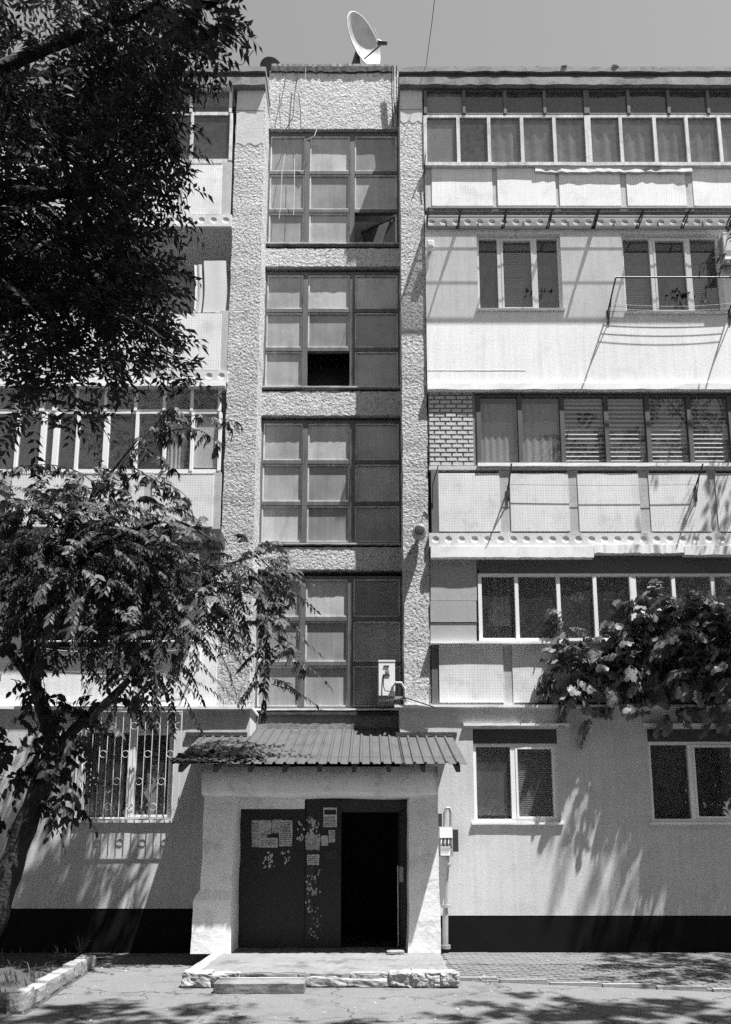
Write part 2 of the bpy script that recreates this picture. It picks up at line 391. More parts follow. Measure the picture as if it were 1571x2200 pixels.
def pilaster(xa, xb, name):
    z1 = Z(158, Y0)
    mb = MB(); nz = 60; rr = random.Random(5)
    # front face slightly uneven at its corners
    vs, fs = [], []
    for i in range(nz+1):
        z = Z(1518, Y0)-.3 + (z1-Z(1518, Y0)+.3)*i/nz; a, b, c = rr.uniform(-.008, .008), rr.uniform(-.008, .008), rr.uniform(-.006, .006)
        vs += [(xa+a, 13.36, z), (xa+a, Y0+c, z), (xb+b, Y0+c, z), (xb+b, 13.36, z)]
    for i in range(nz):
        q = i*4
        for j in range(3): fs.append((q+j, q+j+1, q+j+5, q+j+4))
    fs.append((nz*4, nz*4+1, nz*4+2, nz*4+3)); fs.append((3, 2, 1, 0))
    return mb.add(vs, fs).build('pilaster', 'pebble', B)
PLa, PLb = X(465, 1500, Y0), X(562, 500, Y0)
PRa, PRb = X(863, 700, Y0), X(926, 1480, Y0)
pilaster(PLa, PLb, 'pilaster'); pilaster(PRa, PRb, 'pilaster')
z_a, z_b = Z(240, Y0), Z(160, Y0)
for xa, xb, pa, pb, off in ((PLa, PLb, 310, 178, 0), (PRa, PRb, 262, 178, 1)):
    rr = random.Random(8+off); n = 14; za, zb = Z(pa, Y0), Z(pb, Y0); vs, fs = [], []
    for i in range(n+1):
        x = xa+.012+(xb-xa-.024)*i/n; e_ = .03*math.sin(i*1.1+off*2)+rr.uniform(-.012, .012); vs += [(x, Y0-.0045, za+e_), (x, Y0-.0045, zb), (x, Y0+.01, zb), (x, Y0+.01, za-.05)]
    for i in range(n): q = i*4; fs += [(q, q+4, q+5, q+1), (q+1, q+5, q+6, q+2), (q+3, q+7, q+4, q)]
    MB().add(vs, fs).build('plaster_patch', 'smooth_patch', B)
    zc = Z(238 if off == 0 else 236, Y0); MB().box(xa+.015, xb-.015, Y0-.008, Y0-.005, zc-.006, zc+.008).build('joint_line', 'concrete', B)

# stairwell: top block, spandrels, wall under the lowest window
def rough_band(y0, y1, name, m='rough_block', Yf=YS, lip=.02):
    a, b = PLb-.01, PRa+.01; z0, z1 = Z(y1, Yf), Z(y0, Yf); rr = random.Random(int(y0)); nx, nz = 40, max(3, int((z1-z0)/.08)); vs, fs = [], []
    for j in range(nz+1):
        for i in range(nx+1):
            e = rr.uniform(-.01, .01) if j in (0, nz) else rr.uniform(-.006, .006)
            vs.append((a+(b-a)*i/nx, Yf+rr.uniform(-.003, .003), z0+(z1-z0)*j/nz+e*.6))
    for j in range(nz):
        for i in range(nx): q = j*(nx+1)+i; fs.append((q, q+1, q+nx+2, q+nx+1))
    mb = MB().add(vs, fs); n0 = nx+1
    k = len(mb.v)
    mb.v += [(v[0], 13.3, z0) for v in vs[:n0]] + [(v[0], 13.3, z1) for v in vs[-n0:]]
    for i in range(nx): mb.f.append((i+1, i, k+i, k+i+1)); t = nz*n0; mb.f.append((t+i, t+i+1, k+n0+i+1, k+n0+i))
    return mb.build(name, m, B)
rough_band(152, 277, 'stairwell_top_block')
for a, b in ((534, 572), (841, 892), (1176, 1223)): rough_band(a, b, 'spandrel')
rough_band(1534, 1600, 'stairwell_base_wall', 'concrete', YS, 0)

# stairwell windows
def bar(name, x0, x1, y0, y1, z0, z1, m, parent, rr=None, amp=.003): return MB().box(x0, x1, y0, y1, z0, z1).build(name, m, parent)
def stair_window(xs, ys, label, skip=(), open_pane=None):
    """xs, ys: pixel lines: left edge, two mullions, right edge / top, two transoms, bottom"""
    m = (ys[0]+ys[3])/2; x = [X(p, m, YW) for p in xs]; z = [Z(p, YW) for p in ys]
    x[0], x[3] = PLb-.012, PRa+.012
    W = part_empty('stair_window', ((x[0]+x[3])/2, YW, z[3]), B, label)
    fr = MB().ring(x[0], x[3], z[3], z[0], YW-.01, YW+.07, .045); fr.build('outer_frame', 'wood_grey', W)
    hw = .045
    for i in (1, 2): bar('mullion', x[i]-hw, x[i]+hw, YW-.02, YW+.07, z[3]+.045, z[0]-.045, 'wood_grey', W)
    for j in (1, 2):
        for i in range(3):
            bar('transom', (x[i]+(hw if i else .045)), x[i+1]-(hw if i < 2 else .045), YW-.012, YW+.07, z[j]-.035, z[j]+.035, 'wood_grey', W)
    for i in range(3):
        for j in range(3):
            a, b = x[i]+(hw if i else .045), x[i+1]-(hw if i < 2 else .045); c, d = z[j+1]+(.035 if j < 2 else .045), z[j]-(.035 if j else .045)
            if (i, j) in skip:
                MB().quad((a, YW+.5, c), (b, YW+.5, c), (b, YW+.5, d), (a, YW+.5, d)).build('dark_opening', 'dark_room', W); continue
            g = .004
            if open_pane == (i, j):      # casement swung inwards on its right edge
                ob = MB(); L_ = b-a-2*g; sn = MB().ring(0, L_, c+g, d-g, -.02, .02, .03); o = sn.build('open_sash', 'wood_pale', W, origin=(0, 0, 0)); o.location = Vector((b-g, YW+.03, 0))-WLOC[W.name]; WLOC[o.name] = Vector((b-g, YW+.03, 0))
                o.scale = (-1, 1, 1); o.rotation_euler = (0, 0, -math.radians(32))
                p = MB().box(.03, L_-.03, -.004, .004, c+.035, d-.035).build('pane', 'glass_dirty', o, origin=(0, 0, 0)); p.location = (0, 0, 0)
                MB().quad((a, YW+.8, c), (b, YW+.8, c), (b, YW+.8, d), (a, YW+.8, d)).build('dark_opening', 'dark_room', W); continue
            MB().ring(a+g, b-g, c+g, d-g, YW+.004, YW+.05, .026).build('sash', 'wood_pale', W)
            tilt = rnd.uniform(-.004, .004)
            MB().add([(a+.032, YW+.03+tilt, c+.032), (b-.032, YW+.03-tilt, c+.032), (b-.032, YW+.03, d-.032), (a+.032, YW+.03, d-.032),
                      (a+.032, YW+.04, c+.032), (b-.032, YW+.04, c+.032), (b-.032, YW+.04, d-.032), (a+.032, YW+.04, d-.032)],
                     [(0, 1, 2, 3), (7, 6, 5, 4)]).build('pane', rnd.choice(('dusty', 'dusty', 'dusty_pale', 'dusty_dark')), W)
    s = MB(); wavy(s, x[0]-.005, x[3]-.0, YS-.02, YW, z[3]-.03, z[3]-.002, random.Random(int(ys[0])), .004); s.build('sill', 'tin' if ys[3] < 1400 else 'flash', W)
    return W
stair_window((567, 660, 757, 850), (288, 372, 454, 528), 'topmost stairwell window with one pane swung open', open_pane=(2, 2))
stair_window((561, 656, 757, 855), (586, 668, 751, 835), 'stairwell window with its lower middle pane missing', skip=((1, 2),))
stair_window((556, 655, 757, 860), (904, 993, 1082, 1170), None)
stair_window((547, 650, 753, 866), (1238, 1330, 1426, 1524), 'lowest stairwell window behind drooping branches')
bx('sill_shade_strip', (560, 1529, 868, 1536), YS-.03, YW, 'roof_edge', B)  # dark-coloured strip standing in for the shade under the lowest sill

# roof
def roof_part(xa, xb, name, seed):
    rr = random.Random(seed); Yf = 12.17
    mb = MB(); wavy(mb, xa, xb, Yf, 22, Z(153, Yf), Z(143, Yf), rr, .012, 60); r = mb.build(name, 'roof_grey', B)
    e = MB(); wavy(e, xa+.01, xb-.01, Yf+.05, 13.3, Z(163, Yf), Z(153, Yf)-.006, rr, .008, 60); e.build('roof_felt_edge', 'roof_edge', r)
    f = MB(); wavy(f, xa+.01, xb-.01, Yf+.02, 13.3, Z(179, Yf), Z(163, Yf)-.004, rr, .014, 60); f.build('fascia_board', 'roof_grey', r)
    t = MB(); n = 90
    for i in range(n):
        x = xa+(xb-xa)*rr.random(); w = rr.uniform(.03, .2); t.lump((x, Yf+rr.uniform(.02, .4), Z(142, Yf)+.0), (w, .1, rr.uniform(.02, .07)), rr, .2, 2)
    setp(t.build('roof_grit', 'concrete', r), kind='stuff'); return r
roof_part(XL, PLb+.02, 'roof', 31); roof_part(PRa-.02, XR, 'roof', 32)
rr = random.Random(33); t = MB(); wavy(t, PLb+.02, PRa-.02, YS-.035, 22, Z(157, YS), Z(146, YS), rr, .02, 40); rs = t.build('roof', 'roof_edge', B)
t = MB(); wavy(t, PLb+.03, PRa-.03, YS-.02, 14, Z(146, YS)+.002, Z(139, YS), rr, .02, 50); t.build('roof_screed', 'concrete', rs)

# ground-floor walls with window openings
zl, zpl, zpr = Z(1516, YG), Z(1952, YG), Z(1967, YG)
def hole(r, Y): return R(*r, Y)
HA, HB, HC_ = hole((1018, 1566, 1200, 1766), YG), hole((1396, 1566, 1590, 1766), YG), hole((172, 1566, 372, 1762), YG)
gxr, gxl = X(860, 1560, YG), X(537, 1560, YG)
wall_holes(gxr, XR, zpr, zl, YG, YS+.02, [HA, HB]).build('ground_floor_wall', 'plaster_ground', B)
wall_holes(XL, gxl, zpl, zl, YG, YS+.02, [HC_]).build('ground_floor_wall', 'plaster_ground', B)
MB().box(gxr+.5, XR, YG+.004, 13.3, 0, zpr-.002).build('plinth', 'plinth', B)
MB().box(XL, gxl, YG+.004, 13.3, 0, zpl-.002).build('plinth', 'plinth', B)
m = MB(); wavy(m, X(848, 1516, YLEDGE), XR, YLEDGE, YP+.2, Z(1519, YLEDGE), Z(1514, YLEDGE), random.Random(51), .004, 50); m.build('ledge_flashing', 'flash', B)
m = MB(); wavy(m, XL, X(542, 1518, YLEDGE), YLEDGE, YP+.6, Z(1523, YLEDGE), Z(1517, YLEDGE), random.Random(52), .004, 50); m.build('ledge_flashing', 'flash', B)

def pane_window(h, Yf, splits, label, frame='pvc', w=.05, glass='glass', sill=None, head=None, frame_top=None, wall=None):
    """window in opening h; splits = fractions where the mullions stand"""
    x0, x1, z0, z1 = h
    W = part_empty('window', ((x0+x1)/2, Yf, z0), B, label)
    if frame_top is not None:
        MB().box(x0, x1, Yf-.02, Yf+.1, frame_top+.002, z1).build('shutter_box', 'awning', W); z1 = frame_top
    MB().ring(x0, x1, z0, z1, Yf, Yf+.07, w).build('frame', frame, W)
    xs = [x0+w] + [x0+(x1-x0)*s for s in splits] + [x1-w]
    for s in xs[1:-1]: MB().box(s-w*.75, s+w*.75, Yf-.006, Yf+.07, z0+w, z1-w).build('mullion', frame, W)
    for i in range(len(xs)-1):
        a = xs[i]+(w*.75 if i else 0); b = xs[i+1]-(w*.75 if i < len(xs)-2 else 0)
        if i % 2 == 1: MB().ring(a+.003, b-.003, z0+w+.003, z1-w-.003, Yf-.012, Yf+.05, .035).build('sash', frame, W); a += .037; b -= .037
        MB().box(a, b, Yf+.035, Yf+.041, z0+w, z1-w).build('pane', glass, W)
    if sill: s = MB(); wavy(s, x0-sill, x1+sill, (YG if z0 < 4 else YP)-.035, Yf+.01, z0-.04, z0-.004, random.Random(int(x0*99)), .003, 12); s.build('sill', 'flash', W)
    return W
def room(h, Yb, depth=1.1):
    x0, x1, z0, z1 = h; d = MB(); y1 = Yb+depth
    d.quad((x0-.2, y1, z0-.2), (x1+.2, y1, z0-.2), (x1+.2, y1, z1+.2), (x0-.2, y1, z1+.2)); d.quad((x0-.2, Yb, z0-.2), (x0-.2, y1, z0-.2), (x0-.2, y1, z1+.2), (x0-.2, Yb, z1+.2))
    d.quad((x1+.2, Yb, z0-.2), (x1+.2, y1, z0-.2), (x1+.2, y1, z1+.2), (x1+.2, Yb, z1+.2)); d.quad((x0-.2, Yb, z1+.2), (x1+.2, Yb, z1+.2), (x1+.2, y1, z1+.2), (x0-.2, y1, z1+.2))
    d.quad((x0-.2, Yb, z0-.2), (x1+.2, Yb, z0-.2), (x1+.2, y1, z0-.2), (x0-.2, y1, z0-.2)); return d.build('room_interior', 'dark_room', B)
WA = pane_window(HA, YG+.035, (.47,), 'ground-floor window with white frame and half drawn blinds', sill=.05, frame_top=Z(1597, YG))
WB = pane_window(HB, YG+.035, (.47,), 'ground-floor window under the vine shade', sill=.05, frame_top=Z(1593, YG))
WC = pane_window(HC_, YG+.07, (.52,), 'ground-floor window behind the iron grille', sill=.04)
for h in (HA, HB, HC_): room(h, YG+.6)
for r in ((997, 1553, 1226, 1558), (1386, 1553, 1620, 1558)): m = MB(); a, b, c, d = R(*r, YG-.09); wavy(m, a, b, YG-.05, YG+.02, c, d, random.Random(9), .004, 14); m.build('drip_hood', 'flash', B)

# balconies ---------------------------------------------------------------------------------------
def balcony(name_label, px, py): return part_empty('balcony', P(px, py, YP), B, name_label)
def panels(bal, spans, y0, y1, divs, Y=YP, m='mosaic', wob=0):
    for i, (a, b) in enumerate(spans):
        x0, x1, z0, z1 = R(a, y0, b, y1, Y); o = MB().box(x0, x1, 0, .05, z0, z1).build('parapet_panel', m, bal, origin=(0, 0, 0)); o.location = Vector((0, Y+rnd.uniform(-.006, .01), 0))-WLOC[bal.name]
    for a, b in divs:
        x0, x1, z0, z1 = R(a, y0-6, b, y1+6, Y+.02); MB().box(x0, x1, Y+.018+rnd.uniform(-.004, .004), Y+.09, z0, z1).build('parapet_post', 'divider', bal)
def backing(bal, x0, x1, y0, y1, Y, m='concrete'): a, b, c, d = R(x0, y0, x1, y1, Y); MB().box(a, b, Y, Y+.06, c, d).build('parapet_backing', m, bal)
def glazing(bal, xs, y0, y1, Y, w, m_bar, m_pane='glass', rail=.05, bottom=None, wide=()):
    my = (y0+y1)/2; xw = [X(p, my, Y) for p in xs]; z0, z1 = Z(y1, Y), Z(y0, Y); bottom = rail if bottom is None else bottom
    MB().box(xw[0]-w/2, xw[-1]+w/2, Y+.002, Y+.06, z1-rail, z1).build('top_rail', m_bar, bal)
    MB().box(xw[0]-w/2, xw[-1]+w/2, Y+.002, Y+.06, z0, z0+bottom).build('bottom_rail', m_bar, bal)
    for i, x in enumerate(xw):
        ww = w*(1.8 if i in wide else 1)
        MB().box(x-ww/2, x+ww/2, Y-.012+rnd.uniform(-.003, .003), Y+.055, z0+bottom*.5, z1-rail*.5).build('mullion', m_bar, bal)
    for i in range(len(xw)-1):
        a, b = xw[i]+w*.5, xw[i+1]-w*.5
        if b-a < .03: continue
        e = rnd.uniform(-.006, .006)
        MB().add([(a, Y+.03+e, z0+bottom), (b, Y+.03-e, z0+bottom), (b, Y+.03, z1-rail), (a, Y+.03, z1-rail)], [(0, 1, 2, 3)]).build('pane', m_pane, bal)
def slab_edge(bal, x0, x1, y0, y1, Y=YSL, dents=True, m='slab'):
    a, b, c, d = R(x0, y0, x1, y1, Y)
    (dented_edge(a, b, Y, 13.34, c, d, .215, .064) if dents else MB().box(a, b, Y, 13.34, c, d)).build('slab', m, bal)
def flashing(bal, x0, x1, y0, y1, Yf=YFL, Yb=YP+.05, m='flash', seed=1, amp=.006):
    a, b, c, d = R(x0, y0, x1, y1, Yf); q = MB(); wavy(q, a, b, Yf, Yb, c, d, random.Random(seed), amp, 30); q.build('flashing', m, bal)
E = 1900     # beyond the right border
pr = 914
# fifth floor right
b5 = balcony('top floor enclosed balcony with old wooden glazing and net curtains', 1250, 440)
glazing(b5, (914, 997, 1085, 1170, 1260, 1350, 1436, 1521, 1610, 1700, 1790, E), 192, 246, YGL, .055, 'wood_grey', 'glass_dirty', .04, .04, wide=(4,))
glazing(b5, (914, 985, 1051, 1122, 1192, 1264, 1335, 1408, 1477, 1547, 1620, 1700, 1790, E), 247, 354, YGL, .062, 'wood_pale', 'glass_dirty', .05, .03, wide=(5,))
panels(b5, ((928, 1058), (1069, 1194), (1202, 1333), (1347, 1473), (1489, 1612), (1625, 1750), (1762, E)), 357, 441,
       ((1056, 1071), (1192, 1204), (1331, 1349), (1471, 1491), (1610, 1627), (1748, 1764), (914, 930)))
backing(b5, pr, E, 352, 442, YP+.1)
flashing(b5, pr, E, 348, 355, YGL-.08, YGL+.05, 'wood_pale', 61, .006)
flashing(b5, 1150, 1487, 352, 369, YP-.04, YGL, 'tin', 62, .012)
slab_edge(b5, pr, E, 462, 494, YSL)
bx('soffit_board', (pr, 180, E, 192), YGL-.02, 12.6, 'roof_edge', b5)
bx('boarded_pane', (918, 256, 980, 350), YGL+.045, YGL+.07, 'panel_grey', b5)
bx('boarded_pane', (918, 200, 994, 240), YGL+.045, YGL+.07, 'panel_grey', b5)
# fourth floor right: plastered, two windows
b4 = balcony('plastered over balcony with two white triple windows', 1250, 820)
h4a, h4b = hole((1026, 503, 1207, 664), YP), hole((1340, 503, 1552, 670), YP)
x0, x1, z0, z1 = R(pr+2, 495, E, 823, YP)
wall_holes(x0, x1, z0, z1, YP, YP+.16, [h4a, h4b]).build('plastered_front', 'plaster', b4)
W4a = pane_window(h4a, YP+.07, (.27, .70), 'triple window with a blind in its middle pane', sill=.02, w=.045)
W4b = pane_window(h4b, YP+.07, (.31, .69), 'triple window with plants behind its middle pane', sill=.02, w=.045)
flashing(b4, 919, E, 823, 836, 12.195, YP+.1, 'flash', 63, .008)
flashing(b4, 919, 1130, 794, 796, YP-.004, YP+.05, 'plaster', 64, .001)
bx('floor_slab', (pr, 826, E, 846), YP+.03, 13.34, 'concrete', b4)
# third floor right
b3 = balcony('third floor balcony with dark framed windows, blinds and mosaic parapet', 1250, 1140)
glazing(b3, (1029, 1118, 1209, 1304, 1393, 1483, 1572, 1662, 1752, E), 848, 997, YGL, .075, 'wood_dark', 'glass', .04, .03)
flashing(b3, 1027, E, 994, 1001, YGL-.05, YGL+.06, 'flash', 65, .005)
panels(b3, ((943, 1075), (1097, 1223), (1243, 1375), (1397, 1525), (1541, 1665), (1683, 1800)), 1016, 1140, ((1073, 1099), (1221, 1245), (1373, 1399), (1523, 1543), (1663, 1685), (1798, E)))
bx('corner_post', (927, 1010, 943, 1144), YP-.0, YP+.1, 'wood_grey', b3)
backing(b3, 922, E, 1012, 1146, YP+.1, 'roof_edge')
slab_edge(b3, 922, E, 1145, 1174)
bx('sill_course', (922, 1001, E, 1009), YGL-.02, YGL+.3, 'brick', b3)
flashing(b3, 926, 1276, 1175, 1197, YFL-.015, YP+.1, 'flash', 66, .006); flashing(b3, 1277, 1470, 1170, 1188, YFL-.01, YP+.1, 'flash', 67, .01); flashing(b3, 1471, E, 1173, 1192, YFL-.015, YP+.1, 'flash', 68, .01)
# brick pier
x0, x1, z0, z1 = R(921, 840, 1024, 1001, YGL)
pier = MB().box(x0, x1, YGL+.010, YGL+.2, z0, z1).build('brick_pier', 'mortar', B)
nrow = 17; bh = (z1-z0)/nrow; bl = (x1-x0)/4.25
bmesh_ = MB().lump((0, 0, 0), (bl-.013, .08, bh-.013), random.Random(2), .02, 1).build('brick', 'brick', pier, origin=(0, 0, 0)); bme = bmesh_.data; bpy.data.objects.remove(bmesh_)
hme = MB().lump((0, 0, 0), (bl*.46, .08, bh-.013), random.Random(4), .02, 1).build('brick', 'brick', pier, origin=(0, 0, 0)); hd = hme.data; bpy.data.objects.remove(hme)
for j in range(nrow):
    zc = z0+(j+.5)*bh; x = x0 + (bl*.5 if j % 2 else bl*.02)
    if j % 2: piece('brick', hd, (x0+bl*.25, YGL+.031+rnd.uniform(-.003, .003), zc), pier)
    while x + bl <= x1+.01:
        piece('brick', bme, (x+bl/2, YGL+.031+rnd.uniform(-.003, .003), zc+rnd.uniform(-.001, .001)), pier); x += bl
    if x1-x > bl*.3: piece('brick', hd, (min(x+bl*.24, x1-bl*.23), YGL+.031, zc), pier)
# second floor right
b2 = balcony('second floor balcony with white framed sliding windows half hidden by vine', 1250, 1510)
glazing(b2, (1032, 1111, 1201, 1280, 1362, 1450, 1535, 1620, 1705, 1790, E), 1232, 1377, YGL, .06, 'pvc', 'glass', .05, .05, wide=(4,))
bx('head_board', (1030, 1196, E, 1233), YGL+.01, YGL+.05, 'interior', b2)
m = MB(); a, b, c, d = R(925, 1197, 1024, 1290, YGL); m.box(a, b, YGL, YGL+.02, c, d); m.build('cover_panel', 'panel_grey', b2, )
bx('cover_panel', (925, 1291, 1024, 1336), YGL-.012, YGL+.01, 'panel_grey', b2); bx('cover_panel', (925, 1338, 1024, 1378), YGL, YGL+.02, 'panel_grey', b2)
flashing(b2, 925, E, 1377, 1382, YGL-.1, YGL+.02, 'flash', 70, .005)
panels(b2, ((944, 1082), (1102, 1225), (1243, 1370), (1390, 1515), (1535, 1660), (1680, 1800)), 1386, 1509, ((1080, 1104), (1223, 1245), (1368, 1392), (1513, 1537), (1658, 1682)))
bx('corner_post', (928, 1384, 944, 1512), YP+.01, YP+.1, 'wood_grey', b2)
backing(b2, 924, E, 1382, 1512, YP+.1, 'concrete')
bx('floor_slab', (924, 1511, E, 1530), YP+.02, 13.34, 'concrete', b2)
# left side --------------------------------------------------------------------
LE = -330
c5 = balcony('top floor balcony glazed in worn wood beside the dark tree crown', 300, 460)
glazing(c5, (LE, -240, -150, -70, 10, 90, 170, 250, 330, 412, 496), 186, 243, YGL, .05, 'wood_pale', 'glass_dirty', .03, .03)
glazing(c5, (LE, -240, -150, -70, 10, 90, 170, 250, 330, 412, 496), 243, 350, YGL, .05, 'wood_pale', 'glass_dirty', .04, .09)
panels(c5, ((LE, -190), (-170, -40), (-20, 110), (130, 245), (265, 380), (392, 476)), 354, 459, ((-192, -168), (-42, -18), (108, 132), (243, 267), (378, 394), (474, 496)))
backing(c5, LE, 497, 352, 462, YP+.1); slab_edge(c5, LE, 498, 461, 486)
bx('soffit_board', (LE, 166, 500, 186), YGL-.08, 12.6, 'plaster', c5)
c4 = balcony('open balcony with washing hung above a mosaic parapet', 300, 795)
panels(c4, ((LE, -190), (-170, -40), (-25, 95), (115, 230), (250, 345), (362, 474)), 673, 794, ((-192, -168), (-42, -23), (93, 117), (228, 252), (343, 364), (472, 489)))
backing(c4, LE, 489, 672, 796, YP+.1); slab_edge(c4, LE, 489, 796, 821); flashing(c4, LE, 484, 821, 829, YFL, YP+.1, 'flash', 72)
c3 = balcony('third floor balcony with white plastic windows above a mosaic parapet', 300, 1130)
c3x = (LE, -250, -170, -90, -20, 37, 92, 120, 166, 228, 293, 354, 413, 472)
glazing(c3, c3x, 830, 886, YGL, .05, 'pvc', 'glass', .03, .06, wide=(6, 7))
glazing(c3, c3x, 886, 1016, YGL, .05, 'pvc', 'glass', .02, .07, wide=(6, 7, 9))
panels(c3, ((LE, -180), (-160, -20), (22, 155), (175, 308), (326, 458)), 1021, 1131, ((-182, -158), (-22, 20), (153, 177), (306, 328), (456, 474)))
backing(c3, LE, 474, 1018, 1134, YP+.1)
bx('floor_slab', (LE, 1132, 474, 1146), YP+.03, 13.34, 'concrete', c3)
bx('white_board', (418, 892, 468, 1004), YGL+.05, YGL+.07, 'pvc', c3)
c2 = balcony('plastered over balcony behind the drooping tree', 250, 1500)
h2 = hole((70, 1235, 330, 1400), YP); x0, x1, z0, z1 = R(LE-60, 1146, 468, 1518, YP)
wall_holes(x0, PLa-.002, z0, z1, YP, YP+.16, [h2]).build('plastered_front', 'plaster', c2)
pane_window(h2, YP+.07, (.33, .67), 'triple window mostly hidden by drooping leaves', sill=.02, w=.045)
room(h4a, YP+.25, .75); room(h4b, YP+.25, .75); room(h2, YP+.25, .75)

# ------------------------------------------------------------------ entrance porch
YE, YPI, YD = 10.45, 10.95, 11.55         # eave, pillar fronts, door plane
LZ = .16                                   # landing height
PO = thing('entrance_porch', (X(690, 2045, YPI), YPI, LZ), 'plastered entrance porch with corrugated lean-to roof and dark double doors', 'porch')
def pillar(pa, pb, pbase, seed, flare):
    rr = random.Random(seed); n = 16; vs, fs = [], []
    xa, xb = X(pa, 1850, YPI), X(pb, 1850, YPI); zt = Z(1690, YPI)
    for i in range(n+1):
        t = i/n; z = LZ + (zt-LZ)*t; fl = flare*(1-t)**3; e = rr.uniform(-.008, .008)
        lo = (.085 if (pbase and z < LZ+.85) else 0)
        vs += [(xa-lo-fl+e, YG+.0, z), (xa-lo-fl+e, YPI-lo*.5+rr.uniform(-.006, .006), z), (xb+fl*.5+e, YPI-lo*.5, z), (xb+fl*.5+e, YD+.02, z)]
    for i in range(n):
        q = i*4
        for j in range(3): fs.append((q+j, q+j+1, q+j+5, q+j+4))
    return MB().add(vs, fs).build('pillar', 'porch', PO)
pillar(434, 500, True, 81, .02); pillar(880, 943, False, 82, .03)
# bulging lintel
xa, xb = X(433, 1690, YPI-.06), X(942, 1690, YPI-.06); zt, zb = Z(1648, YPI), Z(1711, YPI); prof = []
for i in range(13):
    t = i/12; z = zt+(zb-zt)*t; bulge = .05+.075*math.sin(math.pi*min(1, t*.95+.05))**.8 if t < .97 else .0
    prof.append((YPI-bulge, z))
prof.append((YD, zb-.0)); vs, fs = [], []; nx = 40; rr = random.Random(83)
for i in range(nx+1):
    x = xa+(xb-xa)*i/nx; tp = min(i, nx-i)/nx; rd = .06*max(0, 1-tp*18); sag = .02*math.sin(i*.35)
    for y, z in prof: vs.append((x, y+rd+rr.uniform(-.003, .003), z+(sag*.5 if z < zt-.1 else 0)))
k = len(prof)
for i in range(nx):
    for j in range(k-1): fs.append((i*k+j, i*k+j+1, (i+1)*k+j+1, (i+1)*k+j))
fs.append(tuple(range(k))); fs.append(tuple(nx*k+j for j in range(k))[::-1])
MB().add(vs, fs).build('lintel', 'porch', PO, smooth=True)
zc = Z(1648, YPI)
MB().box(xa+.1, xb-.1, YPI+.02, YG-.01, zc-.06, zc-.02).build('porch_ceiling', 'porch', PO)
MB().box(xb-.28, xb-.03, YD+.0, YG-.01, LZ, zc-.07).build('side_wall', 'porch', PO)
# door wall
bx('infill', (498, 1714, 655, 1738), YD-.01, YD+.1, 'porch', PO)
DL = bx('door_leaf', (515, 1738, 655, 2046), YD, YD+.05, 'door', PO)
DM = bx('door_leaf', (656, 1717, 733, 2046), YD-.015, YD+.04, 'door', PO)
a, b, c, d = R(656, 1717, 733, 2046, YD-.02); MB().box(a+.02, a+.13, YD-.022, YD-.016, c+.1, d-.1).build('cover_strip', 'door_worn', DM)
bx('transom_panel', (734, 1717, 862, 1745), YD-.005, YD+.05, 'door_worn', PO)
bx('door_frame', (861, 1717, 880, 2046), YD-.02, YD+.1, 'door', PO)
# open leaf swung into the passage
x0 = X(858, 1900, YD); o = MB().box(x0-.0, x0+.045, YD+.06, YD+.9, LZ+.02, Z(1746, YD)).build('open_door_leaf', 'door', PO)
MB().tube([(x0-.02, YD+.0, LZ+.02), (x0-.02, YD+.0, LZ+.02+1.15)], .008, 6).build('pull_bar', 'metal_pale', o)
MB().box(x0+.0, x0+.06, YD-.03, YD-.02, Z(1895, YD), Z(1862, YD)).build('lock_plate', 'metal_grey', o)
# passage behind the doors
pm = MB(); x0, x1 = X(515, 1900, YD), X(880, 1900, YD); zt_ = Z(1712, YD)
pm.quad((x0, 14.5, 0), (x1, 14.5, 0), (x1, 14.5, zt_), (x0, 14.5, zt_)); pm.quad((x0, YD+.1, 0), (x0, 14.5, 0), (x0, 14.5, zt_), (x0, YD+.1, zt_)); pm.quad((x1, YD+.1, 0), (x1, 14.5, 0), (x1, 14.5, zt_), (x1, YD+.1, zt_)); pm.quad((x0, YD+.1, zt_), (x1, YD+.1, zt_), (x1, 14.5, zt_), (x0, 14.5, zt_)); pm.quad((x0, YD+.1, LZ+.02), (x1, YD+.1, LZ+.02), (x1, 14.5, LZ+.02), (x0, 14.5, LZ+.02))
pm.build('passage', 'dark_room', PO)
# corrugated roof
rx0, rx1 = X(368, 1640, YE), X(1004, 1640, YE); ze = Z(1641, YE); zt2 = Z(1583, YG); sl = (zt2-ze)/(YG-YE)
RO = part_empty('porch_roof', ((rx0+rx1)/2, YE, ze), PO, 'moss-edged corrugated lean-to roof')
def corr(xa, xb, yb, name, seed):
    rr = random.Random(seed); pitch = .148; pr_ = [(0, 0), (.30, 0), (.40, .028), (.56, .028), (.66, 0)]
    xs = []; i0 = math.floor((xa-rx0)/pitch)
    i = i0
    while rx0+i*pitch < xb:
        for u, h in pr_:
            x = rx0+(i+u)*pitch
            if xa <= x <= xb: xs.append((x, h))
        i += 1
    xs = [(xa, 0)] + xs + [(xb, 0)]; ny = 6; vs, fs = [], []
    for j in range(ny+1):
        y = YE + (yb-YE)*j/ny
        for x, h in xs: vs.append((x, y - (rr.uniform(0, .012) if j == 0 else 0), ze+(y-YE)*sl+h+rr.uniform(-.003, .003)))
    n = len(xs)
    for j in range(ny):
        for q in range(n-1): fs.append((j*n+q, j*n+q+1, (j+1)*n+q+1, (j+1)*n+q))
    o = MB().add(vs, fs).build(name, 'roofing', RO); md = o.modifiers.new('thickness', 'SOLIDIFY'); md.thickness = .006; return o
xm0, xm1 = gxl+.02, gxr-.02
corr(rx0, xm0, YG-.01, 'roof_sheet', 91); corr(xm0, xm1, YS-.03, 'roof_sheet', 92); corr(xm1, rx1, YG-.01, 'roof_sheet', 93)
